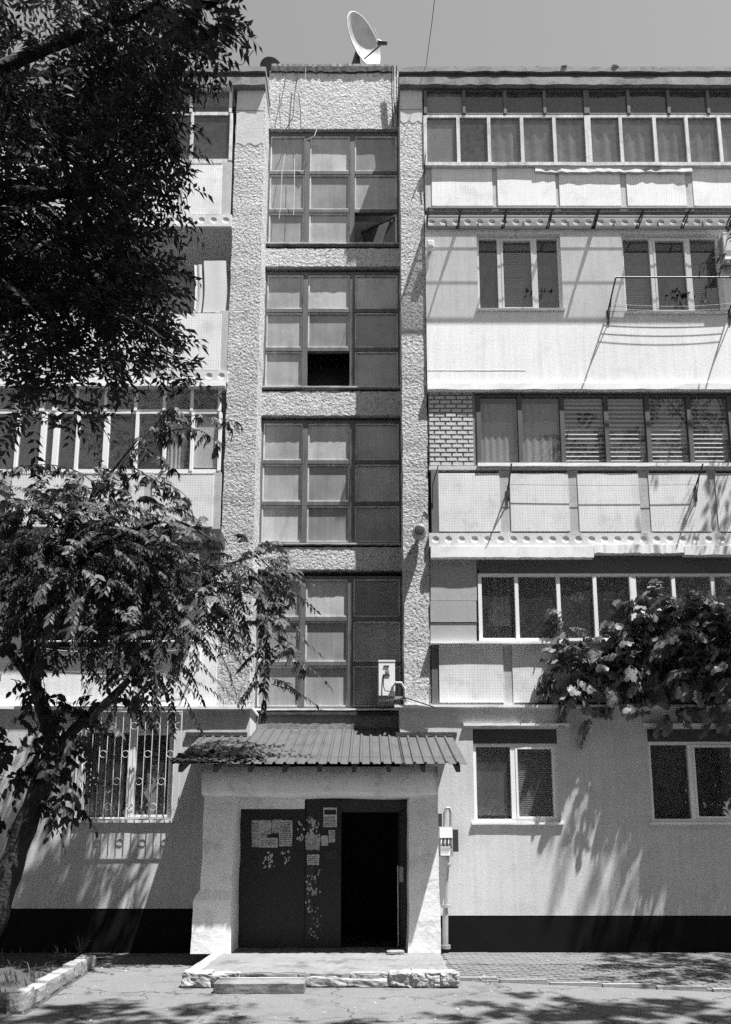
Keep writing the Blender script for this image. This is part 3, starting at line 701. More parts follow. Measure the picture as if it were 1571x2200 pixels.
for a, b in ((399, 531), (851, 982)): bx('wall_strip', (a, 1573, b, 1582), YG-.035, YG-.002, 'roof_edge', RO)
for i in range(9):
    x = rx0+.12+i*(rx1-rx0-.24)/8; y1 = YG-.05
    MB().add([(x-.03, YE+.04, ze-.11), (x+.03, YE+.04, ze-.11), (x+.03, y1, ze-.11+(y1-YE)*sl), (x-.03, y1, ze-.11+(y1-YE)*sl), (x-.03, YE+.04, ze-.02), (x+.03, YE+.04, ze-.02), (x+.03, y1, ze-.02+(y1-YE)*sl), (x-.03, y1, ze-.02+(y1-YE)*sl)],
             [(0, 3, 2, 1), (4, 5, 6, 7), (0, 1, 5, 4), (1, 2, 6, 5), (2, 3, 7, 6), (3, 0, 4, 7)]).build('rafter', 'wood_dark', RO)
MB().box(rx0+.1, rx1-.1, YPI-.12, YPI+.02, ze+.07, ze+.14).build('purlin', 'wood_dark', RO)
rr = random.Random(95); mo = MB()
for i in range(260):     # clumps of moss and fallen leaves on the roof's left end
    x = rx0 + abs(rr.gauss(0, .55)); y = YE+.02+abs(rr.gauss(0, .22)); s_ = rr.uniform(.015, .05)
    if x < rx0+1.5: mo.lump((x, y, ze+(y-YE)*sl+.025), (s_*2, s_*2, s_), rr, .25, 2)
setp(mo.build('moss', 'soil', RO), kind='stuff')

# landing in front of the doors
g0, g1 = G(424, 2104), G(964, 2104)
LD = thing('entrance_landing', ((g0.x+g1.x)/2, g0.y, 0), 'worn concrete landing with broken whitewashed edge in front of the doors', 'landing')
rr = random.Random(101); xa, xb, yf = g0.x, g1.x, 9.35; nx, ny = 50, 14; vs, fs = [], []
for j in range(ny+1):
    for i in range(nx+1):
        x = xa+(xb-xa)*i/nx; y = yf+(12.15-yf)*j/ny
        if j == 0: y += rr.uniform(-.03, .05)
        if i in (0, nx): x += rr.uniform(-.03, .03)
        vs.append((x, y, LZ+rr.uniform(-.006, .006)-(.02 if j == 0 else 0)))
for j in range(ny):
    for i in range(nx): q = j*(nx+1)+i; fs.append((q, q+1, q+nx+2, q+nx+1))
k = len(vs); vs += [(v[0]+0, v[1]-.01, 0) for v in vs[:nx+1]]
for i in range(nx): fs.append((k+i, k+i+1, i+1, i))
for i in (0, nx):
    col_ = [j*(nx+1)+i for j in range(ny+1)]; kk = len(vs); vs += [(vs[q][0], vs[q][1], 0) for q in col_]
    for j in range(ny): fs.append((col_[j], kk+j, kk+j+1, col_[j+1]) if i == 0 else (col_[j+1], kk+j+1, kk+j, col_[j]))
MB().add(vs, fs).build('landing_slab', 'landing', LD)
# broken whitewashed rim
rim = [(412, 470, .17, .20), (470, 528, .15, .16), (664, 752, .10, .12), (742, 838, .085, .12), (755, 850, .15, .09), (836, 882, .17, .17), (878, 914, .17, .2), (908, 944, .165, .2), (938, 976, .175, .22), (528, 664, .15, .09)]
for i, (a, b, h, dpt) in enumerate(rim):
    pa, pb = G(a, 2098), G(b, 2098); y = yf-.02+(.05 if i in (4, 9) else 0)
    s_ = F/yf; xa_, xb_ = (a-CX)/s_, (b-CX)/s_
    MB().lump(((xa_+xb_)/2, y, h/2+.005), (xb_-xa_, dpt, h), random.Random(110+i), .14, 9).build('rim_stone', 'white_wash' if i != 9 else 'landing', LD)
sd = (.16, .3)
MB().lump((xa+.03, 10.2, .085), (.16, 1.5, .18), random.Random(131), .05, 6).build('rim_stone', 'white_wash', LD)
ST_ = thing('doorstep', G(562, 2125), 'low concrete step block in front of the landing', 'step')
p0 = G(465, 2128); p1 = G(660, 2120)
MB().lump(((p0.x+p1.x)/2, 9.06, .055), (p1.x-p0.x, .34, .12), random.Random(132), .03, 14).build('step_block', 'landing', ST_)
MB().lump(((p0.x+p1.x)/2, 9.18, .119), (p1.x-p0.x-.04, .07, .016), random.Random(133), .03, 6).build('pale_edge', 'white_wash', ST_)  # thin pale strip along the top of the step
st = thing('doorstop_stone', (X(850, 2040, 11.3), 10.95, LZ), 'flat broken stone propping the open door', 'stone')
MB().lump((X(850, 2045, 10.9), 10.9, LZ+.025), (.24, .16, .05), random.Random(134), .06, 4).build('stone', 'concrete', st)

# notices on the doors: paper sheets, each its own thing
def paper(rect, label, m='paper', off=0, seed=0, ragged=.0, grp='notices pasted on the entrance doors', Y=None):
    Yq = (YD-.004-off*.0015 if rect[0] < 655 else YD-.026-off*.0015) if Y is None else Y; a, b, c, d = R(*rect, Yq); rr = random.Random(seed); vs = []; n = 7
    for (p, q) in (((a, c), (b, c)), ((b, c), (b, d)), ((b, d), (a, d)), ((a, d), (a, c))):
        for i in range(n):
            t = i/n; vs.append((p[0]+(q[0]-p[0])*t+rr.uniform(-ragged, ragged), Yq+rr.uniform(-.002, .0), p[1]+(q[1]-p[1])*t+rr.uniform(-ragged, ragged)))
    o = MB().add(vs, [tuple(range(len(vs)))]).build('paper_notice', m, None, origin=((a+b)/2, Yq, c))
    return setp(o, label, 'notice', grp)
def print_lines(o, rect, rows, Y, m='wire', head=None):
    """printed text lines, too small to read"""
    a, b, c, d = R(*rect, Y); q = MB(); rr = random.Random(rows); h = (d-c)/(rows+1)
    for i in range(rows):
        x = a+.012
        while x < b-.03:
            w = rr.uniform(.015, .05); q.box(x, min(x+w, b-.01), Y-.0012, Y-.0006, d-h*(i+1)-h*.16, d-h*(i+1)+h*.16); x += w+.01
    if head: q.pbox(*head, Y-.0012, Y-.0006)
    q.build('print', m, o)
def scraps(rect, n, label, seed, m='paper', lo_=.008, hi_=.028):
    Yq = YD-.005 if rect[0] < 655 else YD-.027; a, b, c, d = R(*rect, Yq); rr = random.Random(seed); mb = MB()
    for i in range(n):
        u = rr.gauss(.5, .22); w = rr.random(); x, z = a+(b-a)*min(1, max(0, u)), c+(d-c)*w; sz = rr.uniform(lo_, hi_); k = rr.randint(4, 7); ph = rr.uniform(0, 6)
        mb.add([(x+math.cos(ph+6.283*j/k)*sz*rr.uniform(.35, 1), Yq-i*.00004-rr.uniform(0, .001), z+math.sin(ph+6.283*j/k)*sz*rr.uniform(.5, 1.5)) for j in range(k)], [tuple(range(k))])
    o = mb.build('torn_paper', m, None, origin=((a+b)/2, Yq, c)); return setp(o, label, 'torn paper', 'notices pasted on the entrance doors', 'stuff')
p = paper((541, 1762, 583, 1792), 'blank pale sheet at the upper left of the notice cluster', 'paper', 0, 1, .004)
p = paper((584, 1761, 606, 1790), 'dark printed sheet at the top middle of the notice cluster', 'paper_print', 1, 2, .006)
p = paper((600, 1763, 628, 1818), 'tall text sheet along the right of the notice cluster', 'paper', 2, 3, .004); print_lines(p, (600, 1763, 628, 1818), 11, YD-.009)
print_lines(p, (541, 1765, 560, 1790), 5, YD-.0075)
p = paper((541, 1790, 575, 1803), 'narrow strip of paper under the blank sheet', 'paper_print', 3, 4, .005)
p = paper((541, 1803, 558, 1820), 'small dark sheet at the lower left corner of the notice cluster', 'paper_print', 4, 5, .003)
p = paper((557, 1800, 597, 1821), 'bordered notice low in the middle of the notice cluster', 'paper', 5, 6, .003); print_lines(p, (559, 1802, 595, 1819), 4, YD-.0135)
scraps((560, 1830, 594, 1866), 26, 'torn paper remains below the notice cluster', 7)
scraps((600, 1828, 622, 1858), 14, 'torn strip of old notice beside the lower remains', 8)
scraps((635, 1766, 653, 1806), 16, 'torn scraps at the edge of the closed leaf', 9)
scraps((657, 1755, 688, 1812), 60, 'shredded layers of notices on the middle leaf', 10)
p = paper((657, 1792, 688, 1826), 'half torn poster under the shredded notices', 'paper_print', 1, 11, .012)
p = paper((660, 1836, 686, 1858), 'printed leaflet low on the middle leaf', 'paper', 0, 12, .006); print_lines(p, (660, 1836, 686, 1858), 4, YD-.029)
scraps((664, 1868, 690, 1925), 22, 'long forked tear of pale paper on the middle leaf', 13, 'glue', .01, .03)
scraps((657, 1880, 670, 1960), 22, 'thin line of paper flakes along the door edge', 23, 'paper', .008, .022)
scraps((656, 1950, 690, 2020), 40, 'faint peeling paint flakes low on the middle leaf', 14, 'glue', .006, .02)
p = paper((695, 1735, 724, 1777), 'pale calendar poster with dark picture on the middle leaf', 'paper', 0, 15, .002); print_lines(p, (695, 1752, 724, 1777), 6, YD-.03, head=(697, 1740, 722, 1750))
p = paper((691, 1795, 705, 1817), 'small note under the calendar poster', 'paper', 0, 16, .003)
p = paper((706, 1783, 720, 1810), 'narrow slip right of the small note', 'paper_print', 0, 17, .003)
p = paper((697, 1826, 727, 1845), 'faded grey sheet below the slips on the middle leaf', 'door_worn', 0, 18, .004)

# ------------------------------------------------------------------ things fixed to the facade
def rough_tube(name, m, parent, pts, r, n=6): return MB().tube(pts, r, n).build(name, m, parent)
# satellite dish
c0 = P(778, 90, 13.35); nrm = Vector((.737, -.674, -.026)).normalized()
SD = thing('satellite_dish', P(775, 140, 13.35), 'large pale satellite dish on the roof above the stairwell', 'satellite dish')
RD = .50; pf = [(.0, .0)] + [(.16*(i/8)**2*1.0, RD*i/8) for i in range(1, 9)] + [(.165, RD+.012), (.15, RD+.012)] + [(.16*(i/8)**2-.015, RD*i/8) for i in range(8, 0, -1)]
pf[0] = (0, .003)
MB().lathe(c0-nrm*.1, nrm, pf, 40).build('reflector', 'dish', SD, smooth=True)
low = c0 + Vector((.05, 0, -.42)); lnb = P(822, 93, 13.0)
rough_tube('feed_arm', 'metal_dark', SD, [low, lnb], .016); rough_tube('feed_arm', 'metal_dark', SD, [c0+Vector((.25, -.2, .1)), lnb+Vector((-.05, 0, 0))], .006)
MB().tube([lnb+Vector((-.1, 0, .02)), lnb+Vector((-.02, 0, .01)), lnb+Vector((.09, -.02, -.02))], [.05, .04, .035], 10).build('converter', 'metal_dark', SD)
MB().tube([P(765, 142, 13.4), P(768, 112, 13.4)], [.1, .045], 10).build('mast', 'metal_dark', SD)
# air conditioners
def aircon(name_label, x0, x1, y0, y1, z0, z1, valve=True):
    A = thing('air_conditioner', ((x0+x1)/2, y0, z0-.04), name_label, 'air conditioner')
    MB().box(x0, x1, y0, y1, z0, z1).build('casing', 'appliance', A)
    MB().box(x0-.012, x0-.001, y0+.05, y1-.05, z0+.04, z1-.04).build('fan_grille', 'metal_grey', A)
    MB().box(x0-.006, x1+.004, y0-.006, y1, z1-.02, z1+.008).build('top_cover', 'appliance', A)
    if valve:
        w = x1-x0; xm = x0+w*.45
        MB().box(xm-.04, xm+.05, y0-.012, y0-.001, z1-.1, z1-.085).build('grip', 'metal_dark', A); MB().box(xm-.05, xm+.06, y0-.012, y0-.001, z1-.25, z1-.23).build('grip', 'metal_dark', A)
        MB().box(xm-.01, xm+.05, y0-.006, y0-.001, z1-.2, z1-.15).build('rating_label', 'paper_print', A)
        MB().tube([(xm-.04, y0-.012, z1-.24), (xm-.045, y0-.02, z0+.15), (xm-.02, y0-.03, z0+.07), (xm+.07, y0-.03, z0+.06)], .008, 6).build('cable', 'wire', A)
        MB().tube([(xm+.1, y0-.02, z0+.05), (xm+.1, y0-.03, z0+.14)], .022, 8).build('valve', 'metal_grey', A)
        MB().tube([(xm+.09, y0-.03, z0+.12), (xm+.15, y0-.05, z0+.2), (xm+.24, y0-.04, z0+.2), (xm+.3, y0-.01, z0+.1), (xm+.31, y0+.0, z0-.12)], .02, 8).build('pipe', 'wire_pale', A)
    MB().box(x0-.02, x1+.12, y0+.04, y0+.08, z0-.05, z0-.005).build('bracket', 'metal_grey', A); MB().box(x0-.02, x1+.12, y1-.1, y1-.06, z0-.05, z0-.005).build('bracket', 'metal_grey', A)
    return A
a, b, c, d = R(814, 1419, 849, 1494, 12.13); aircon('white air conditioner on a bracket beside the lowest stairwell window', a, b, 12.13, 12.85, c, d)
a, b, c, d = R(1556, 500, 1600, 556, 12.02); aircon('white air conditioner at the photo edge next to the triple window', a, b, 12.02, 12.25, c, d, False)
# round lamp on the pilaster
c0 = P(902, 1138, 12.0); LP_ = thing('wall_lamp', P(902, 1150, Y0), 'round drum lamp on the rough pilaster beside the balcony slab', 'lamp')
MB().lathe(c0, (0, 1, 0), [(.0, .001), (.0, .095), (.015, .112), (.2, .115), (.26, .06), (.26, .001)], 24).build('drum', 'metal_grey', LP_, smooth=False)
MB().lathe(c0-Vector((0, .012, 0)), (0, 1, 0), [(.0, .001), (.004, .07), (.011, .085)], 24).build('lens', 'metal_dark', LP_)
rough_tube('arm', 'metal_dark', LP_, [c0+Vector((0, .2, 0)), c0+Vector((0, .31, -.02))], .03)
# white sensor lamp
a, b, c, d = R(917, 514, 934, 532, 12.1); SL = thing('sensor_lamp', ((a+b)/2, YP, c), 'small white box lamp on the plaster by the canopy end', 'lamp')
MB().lump(((a+b)/2, 12.15, (c+d)/2), (b-a, .12, d-c), random.Random(1), .02, 4).build('housing', 'appliance', SL); MB().box((a+b)/2-.03, (a+b)/2+.03, 12.2, YP-.001, (c+d)/2-.03, (c+d)/2+.03).build('mount', 'metal_grey', SL)

# canopy of corrugated plastic over the fourth floor
CN = thing('window_canopy', P(1240, 490, YP), 'long curved canopy of clear corrugated plastic on a dark metal frame', 'canopy')
YCF = YP-.40; zf, zb = Z(447, YCF), Z(478, YP); z_low = Z(490, YP); cx0, cx1 = X(917, 470, YP), X(1890, 470, YP)
def cprof(t):    # t: 0 at the wall, 1 at the front edge
    return YP-.02-(.38)*t, zb+(zf-zb)*t + .035*math.sin(math.pi*t)
zfr = cprof(1)[1]
n = 9*40; vs, fs = [], []; cols = int((cx1-cx0)/.019); rows = 7
for i in range(cols+1):
    x = cx0+(cx1-cx0)*i/cols; h = .003*math.sin(i*math.pi/2)
    for j in range(rows+1): y, z = cprof(j/rows); vs.append((x, y, z+.02+h))
for i in range(cols):
    for j in range(rows): q = i*(rows+1)+j; fs.append((q, q+1, q+rows+2, q+rows+1))
MB().add(vs, fs).build('plastic_sheet', 'canopy', CN)
def hbar(t, r, m='metal_dark', dz=0): y, z = cprof(t); MB().box(cx0, cx1, y-r, y+r, z+dz-r, z+dz+r).build('rail', m, CN)
hbar(1, .011); hbar(.62, .006); hbar(.25, .006)
MB().box(cx0, cx1, YP-.03, YP-.004, Z(494, YP), Z(488, YP)).build('wall_rail', 'metal_dark', CN)
xs_ = [917, 985, 1082, 1178, 1275, 1370, 1466, 1562, 1660, 1756, 1850]
for p_ in xs_:
    x = X(p_, 470, YP); pts = []
    for t in (0, .2, .4, .6, .8, 1): y, z = cprof(t); pts.append((x, y, z))
    MB().tube(pts, .017, 6).build('rib', 'metal_dark', CN)
    y1, z1 = cprof(1); MB().tube([(x, y1, z1), (x, YP-.3, z_low+.08), (x, YP-.16, z_low+.02), (x, YP-.015, z_low)], .012 if p_ != 1275 else .024, 6).build('strut', 'metal_dark', CN)
    MB().box(x+.35, x+.365, YP-.03, YP-.015, z_low, z_low+.11).build('hanger', 'metal_dark', CN)

# clothes dryers
def dryer(label, px0, px1, py, Yw, out, rise, nl, m='metal_dark', front_bar=True, sagm=.09, group='clothes dryers on the balconies', reach=1.0):
    a, b = P(px0, py, Yw), P(px1, py, Yw); D_ = thing('clothes_dryer', ((a.x+b.x)/2, Yw, a.z), label, 'clothes dryer', group)
    tips = []
    for q in (a, b):
        tip = q+Vector((0, -out, rise)); tips.append(tip)
        MB().tube([q+Vector((0, .02, 0)), tip], .014, 6).build('arm', m, D_)
        MB().tube([q+Vector((0, 0, -.2)), q+Vector((0, -out*.5, rise*.5))], .009, 6).build('brace', m, D_)
        MB().box(q.x-.02, q.x+.02, Yw-.012, Yw-.001, q.z-.24, q.z+.05).build('wall_plate', m, D_)
    if front_bar: MB().tube(tips, .013, 6).build('front_bar', m, D_)
    for i in range(nl):
        t = (i+.6)/(nl+.2)*reach; p0_, p1_ = a.lerp(tips[0], t), b.lerp(tips[1], t); pts = []
        sg = sagm*(.6+.25*i)
        for j in range(13): u = j/12; q = p0_.lerp(p1_, u); pts.append(q+Vector((0, 0, -sg*4*u*(1-u))))
        MB().tube(pts, .0035, 5).build('washing_line', 'wire_pale' if i % 2 else 'wire', D_)
dryer('clothes dryer with drooping lines under the plant window', 1306, 1566, 672, YP, .5, .3, 4, sagm=.045, reach=.32)
dryer('clothes dryer rods in front of the mosaic parapet', 1092, 1494, 1050, YP, .36, .28, 1, front_bar=False, sagm=.03, reach=.35)
dryer('clothes dryer on the white wall behind the drooping tree', 90, 428, 1405, YP, .34, .12, 3, 'metal_pale', True, .1)
# small bracket at the pilaster of the third floor, rod at the fifth floor
RB = thing('wall_rod', P(928, 1045, YP), 'thin bent rod standing out beside the dark corner post', 'rod', None)
MB().tube([P(930, 1090, YP), P(930, 1040, 12.2), P(942, 1000, 12.0)], .01, 6).build('rod', 'metal_dark', RB)
RC = thing('wall_rod', P(913, 360, YP), 'thin dark rod at the top floor balcony corner', 'rod', None)
MB().tube([P(913, 415, YP), P(913, 350, YP-.02), P(914, 332, YP-.12)], .012, 6).build('rod', 'metal_dark', RC)

# gas pipe and meter box
GM = thing('meter_box', P(958, 2036, 12.0), 'open meter box on a standpipe beside the porch pillar', 'meter')
YM = 11.98; a, b, c, d = R(944, 1776, 974, 1840, YM)
MB().box(a, b, YM+.05, YM+.16, c, d).build('back_box', 'metal_grey', GM); MB().box(a+.01, b-.01, YM, YM+.05, Z(1800, YM), Z(1777, YM)).build('upper_housing', 'appliance', GM)
MB().box(a+.02, b-.05, YM+.01, YM+.05, Z(1838, YM), Z(1818, YM)).build('lower_housing', 'appliance', GM)
x0, x1, z0, z1 = R(974, 1782, 985, 1830, YM+.05); MB().box(x0, x1, YM+.05, YM+.1, z0, z1).build('lid', 'metal_dark', GM)
x0, x1, z0, z1 = R(941, 1748, 950, 1783, YM+.1); MB().box(x0, x1, YM+.1, YM+.14, z0, z1).build('side_plate', 'metal_dark', GM)
for i in range(6): MB().tube([P(949+i*4, 1800, YM+.03), P(948+i*4, 1812, YM-.02), P(950+i*4, 1822, YM+.03)], .007, 5).build('lead', 'wire' if i % 2 else 'wire_pale', GM)
MB().tube([P(956, 1780, YM+.1), P(956, 1745, YM+.1), P(959, 1736, YM+.1), P(966, 1736, YM+.1), P(969, 1745, YM+.1), P(969, 1778, YM+.1)], .026, 8).build('loop_pipe', 'metal_grey', GM)
MB().tube([P(962, 1838, YM+.1), P(960, 1900, YM+.1), P(958, 1946, YM+.1), P(957, 1965, YM+.1), P(957, 2036, YM+.1)], [.028, .028, .03, .045, .045], 10).build('standpipe', 'metal_grey', GM)
MB().tube([P(958, 1944, YM+.1), P(958, 1950, YM+.1)], .075, 12).build('flange', 'metal_grey', GM); MB().tube([P(957, 2030, YM+.1), P(957, 2038, YM+.1)], .08, 10).build('foot', 'concrete', GM)
MB().tube([P(964, 1858, YM+.08), P(970, 1858, YM+.02)], .03, 8).build('tap', 'metal_grey', GM)

# iron grille
YGR = YG-.14; GR = thing('window_grille', P(275, 1765, YGR), 'pale iron grille with rings over the ground-floor window', 'grille')
x0, x1, z0, z1 = R(163, 1527, 388, 1762, YGR); n = 14; rr = random.Random(6)
MB().box(x0, x1, YGR, YGR+.012, z0, z0+.02).build('rail', 'metal_pale', GR); MB().box(x0, x1, YGR, YGR+.012, z1-.02, z1).build('rail', 'metal_pale', GR)
for s_ in (x0, x1-.02): MB().box(s_, s_+.02, YGR+.001, YGR+.011, z0+.02, z1-.02).build('side_bar', 'metal_pale', GR)
for i in range(1, n): x = x0+(x1-x0)*i/n; MB().tube([(x, YGR+.02, z0+.01), (x, YGR+.02, z1-.01)], .0065, 6).build('bar', 'metal_pale', GR)
for j, f_ in enumerate((.86, .6, .35, .12)):
    for i in range(n):
        if (i+j) % 3 != 1: continue
        x = x0+(x1-x0)*(i+.5)/n; z = z0+(z1-z0)*f_; rad = (x1-x0)/n*.46; pts = [(x+math.cos(q)*rad, YGR+.02, z+math.sin(q)*rad) for q in [2*math.pi*k/14 for k in range(15)]]
        MB().tube(pts, .005, 5, False).build('ring', 'metal_pale', GR)
for s_ in (x0+.05, x1-.07):
    for z in (z0+.01, z1-.05): MB().box(s_, s_+.02, YGR+.012, YG+.02, z, z+.02).build('anchor', 'metal_pale', GR)

# ------------------------------------------------------------------ cloth, curtains, blinds
def drape(name, rect, Y, label, cat, m, pleats=8, amp=.03, group=None, hang=0, seed=0):
    a, b, c, d = R(*rect, Y); rr = random.Random(seed); nx, nz = pleats*8, 6; vs, fs = [], []
    for j in range(nz+1):
        for i in range(nx+1):
            t = i/nx; ph = 2*math.pi*pleats*t + .6*math.sin(5*t+seed)
            vs.append((a+(b-a)*t + hang*math.sin(j*.7)*.02, Y+amp*math.sin(ph)*(.6+.4*j/nz), c+(d-c)*j/nz + (rr.uniform(-.01, .01) if j == 0 and hang else 0)))
    for j in range(nz):
        for i in range(nx): q = j*(nx+1)+i; fs.append((q, q+1, q+nx+2, q+nx+1))
    o = MB().add(vs, fs).build(name, m, None, smooth=True, origin=((a+b)/2, Y, c)); return setp(o, label, cat, group)
drape('laundry_sheet', (438, 560, 486, 671), 12.3, 'large pale sheet hung at the pilaster end of the open balcony', 'laundry', 'cloth', 1, .003, 'washing on the open balcony', 1, 3)
drape('laundry_towel', (418, 569, 434, 672), 12.33, 'narrow white towel hanging left of the large sheet', 'laundry', 'cloth', 1, .012, 'washing on the open balcony', 1, 5)
drape('net_curtain', (1056, 256, 1900, 351), YGL+.075, 'patterned net curtain behind the top floor glazing', 'curtain', 'net', 34, .018, None, 0, 2)
drape('curtain', (1034, 868, 1116, 994), YGL+.085, 'pleated curtain behind the first pane next to the brick pier', 'curtain', 'curtain', 6, .008, 'curtains of the third floor balcony', 0, 1)
drape('curtain', (1121, 868, 1203, 994), YGL+.09, 'pleated curtain behind the second pane from the brick pier', 'curtain', 'curtain', 5, .009, 'curtains of the third floor balcony', 0, 6)
drape('curtain', (1050, 1245, 1094, 1345), YGL+.35, 'hanging cloth seen through the first sliding window', 'curtain', 'net', 3, .03, None, 0, 8)
drape('curtain', (362, 892, 398, 1008), YGL+.12, 'white curtain behind the third floor plastic windows', 'curtain', 'cloth', 4, .02, None, 0, 9)
drape('curtain', (180, 1585, 268, 1752), YG+.25, 'thin curtain behind the grille in the closed half', 'curtain', 'net', 8, .025, None, 0, 4)
drape('curtain', (318, 1600, 350, 1752), YG+.27, 'narrow curtain behind the grille in the open half', 'curtain', 'net', 3, .025, None, 0, 7)
def slat_blind(rect, Y, n, label, m='blind', tilt=.55, group=None, parts=True, fill=1.0):
    a, b, c, d = R(*rect, Y); S = thing('window_blind', ((a+b)/2, Y, d), label, 'blind', group); h = (d-c)/n; w = h*.98
    dy, dz = w*.5*math.cos(tilt), w*.5*math.sin(tilt)
    def sl(mb, z): return mb.add([(a, Y-dy, z-dz), (b, Y-dy, z-dz), (b, Y, z+.002), (a, Y, z+.002), (b, Y+dy, z+dz), (a, Y+dy, z+dz)], [(0, 1, 2, 3), (3, 2, 4, 5)])
    MB().box(a, b, Y-.02, Y+.02, d+.002, d+.03).build('head_rail', m, S)
    if parts:
        first = sl(MB(), d-h*.5).build('slat', m, S, origin=((a+b)/2, Y, d-h*.5))
        for i in range(1, n): piece('slat', first.data, ((a+b)/2, Y, d-h*(i+.5)), S)
    else:
        mb = MB()
        for i in range(n): sl(mb, d-h*(i+.5))
        setp(mb.build('slats', m, S), kind='stuff')
nth = ('third', 'fourth', 'fifth', 'sixth')
for i, (a_, b_) in enumerate(((1211, 1297), (1309, 1388), (1398, 1477), (1488, 1566))):
    slat_blind((a_, 862, b_, 993), YGL+.075, 14, f'wide slatted blind behind the {nth[i]} pane from the brick pier', 'blind', 1.05, 'slatted blinds of the third floor balcony')
slat_blind((1078, 512, 1150, 660), YP+.16, 34, 'closed grey blind in the middle pane of the triple window', 'blind_grey', 1.0, 'blinds of the fourth floor', False)
slat_blind((1343, 510, 1404, 662), YP+.16, 34, 'grey blind in the pane of the plant window nearest the wide plaster', 'blind_grey', 1.0, 'blinds of the fourth floor', False)
slat_blind((1482, 510, 1548, 662), YP+.16, 34, 'grey blind in the pane of the plant window nearest the air conditioner', 'blind_grey', 1.0, 'blinds of the fourth floor', False)
slat_blind((1110, 1604, 1192, 1752), YG+.10, 36, 'fine venetian blind in the ground-floor window', 'blind', 1.05, None, False)
a, b, c, d = R(1026, 1604, 1100, 1752, YG+.10); setp(MB().box(a, b, YG+.10, YG+.105, c, d).build('roller_blind', 'blind_grey', None, origin=((a+b)/2, YG+.10, d)), 'plain grey roller blind in the ground-floor window', 'blind')

AW = thing('awning', P(240, 1160, 12.0), 'dark sheet metal awning below the third floor balcony by the pilaster', 'awning')
a, b, c, d = R(LE, 1138, 474, 1163, 11.84); MB().box(a, b, 11.84, YP-.004, c+.02, d).build('cover', 'awning', AW); MB().box(a, b, 11.825, 11.838, c-.02, d+.01).build('front_lip', 'awning', AW)
# ------------------------------------------------------------------ cables
def cable(pts, r, m, label):
    o = MB().tube(pts, r, 5).build('cable', m, None, origin=pts[-1]); return setp(o, label, 'cable', 'loose cables about the stairwell top')
cable([P(617, 148, YS-.1), P(610, 190, YS-.06), P(601, 235, YS-.06), P(603, 280, YS-.07)], .007, 'wire', 'dark cable hanging nearest the pilaster on the stairwell top block')
cable([P(643, 146, YS-.1), P(634, 195, YS-.06), P(630, 250, YS-.06), P(612, 283, YS-.08)], .009, 'wire', 'thick dark cable curving down the stairwell top block')
cable([P(657, 146, YS-.1), P(655, 200, YS-.06), P(657, 275, YS-.06)], .005, 'wire_pale', 'thin pale cable on the stairwell top block')
cable([P(681, 277, YS-.08), P(676, 292, YS-.1), P(655, 302, YS-.06)], .007, 'wire_pale', 'short pale cable end curling over the topmost window')
cable([P(613, 330, YS-.01), P(606, 372, YS-.02), P(603, 440, YS-.02), P(600, 470, YS-.02)], .006, 'wire_pale', 'pale string down the first pane column of the topmost window')
cable([P(632, 340, YS-.01), P(633, 400, YS-.02), P(631, 462, YS-.02)], .006, 'wire_pale', 'second pale string across the topmost window panes')
for i, px in enumerate((843, 848, 853)):
    cable([P(px, 140, YS-.15), P(px-1, 200, YS-.12), P(px+2, 272, YS-.1)], (.012, .018, .01)[i], 'wire' if i != 1 else 'metal_grey', ('dark cable nearest the top block in the corner bundle', 'grey conduit in the corner bundle beside the pilaster', 'thin dark cable closest to the pilaster in the corner bundle')[i])
setp(MB().tube([P(915, 146, 12.4), P(921, 100, 11.5), P(928, 50, 10.6), P(936, -20, 9.4)], .006, 5).build('overhead_wire', 'wire', None), 'thin wire running up from the roof edge into the sky', 'wire')
cable([P(935, 1520, YLEDGE-.01), P(900, 1508, YLEDGE-.02), P(868, 1498, YLEDGE-.02), P(852, 1505, YLEDGE)], .01, 'wire', 'cable lying along the ledge below the air conditioner')
cable([P(545, 108, 12.3), P(520, 140, 12.3), P(470, 128, 12.3), P(405, 112, 12.3)], .008, 'wire', 'loose wire sagging over the roof by the tree crown')
DR = thing('roof_vent', P(578, 142, 13.2), 'low dark hump on the roof edge left of the dish', 'vent'); MB().lathe(P(582, 143, 13.2), (0, 0, 1), [(-.02, .22), (.02, .2), (.045, .13), (.06, .05), (.062, .001)], 18).build('hump', 'roof_edge', DR, smooth=True)

# ------------------------------------------------------------------ trees and plants
TPL = {   # leaf outlines: along, across, lift; faces
    'lance': (np.array([(0, 0, 0), (.38, .5, .06), (1, 0, -.05), (.38, -.5, .06)]), [(0, 2, 1), (0, 3, 2)]),
    'ovate': (np.array([(0, 0, 0), (.22, .42, .05), (.6, .42, .04), (1, 0, -.1), (.6, -.42, .04), (.22, -.42, .05), (.5, 0, 0)]), [(0, 6, 1), (1, 6, 2), (2, 6, 3), (3, 6, 4), (4, 6, 5), (5, 6, 0)]),
    'lobed': (np.array([(0, 0, 0), (-.12, .36, .06), (.28, .5, .02), (.5, .34, .04), (.72, .44, -.02), (1, 0, -.12), (.72, -.44, -.02), (.5, -.34, .04), (.28, -.5, .02), (-.12, -.36, .06), (.42, 0, .03)]),
              [(0, 10, 1), (1, 10, 2), (2, 10, 3), (3, 10, 4), (4, 10, 5), (5, 10, 6), (6, 10, 7), (7, 10, 8), (8, 10, 9), (9, 10, 0)]),
}
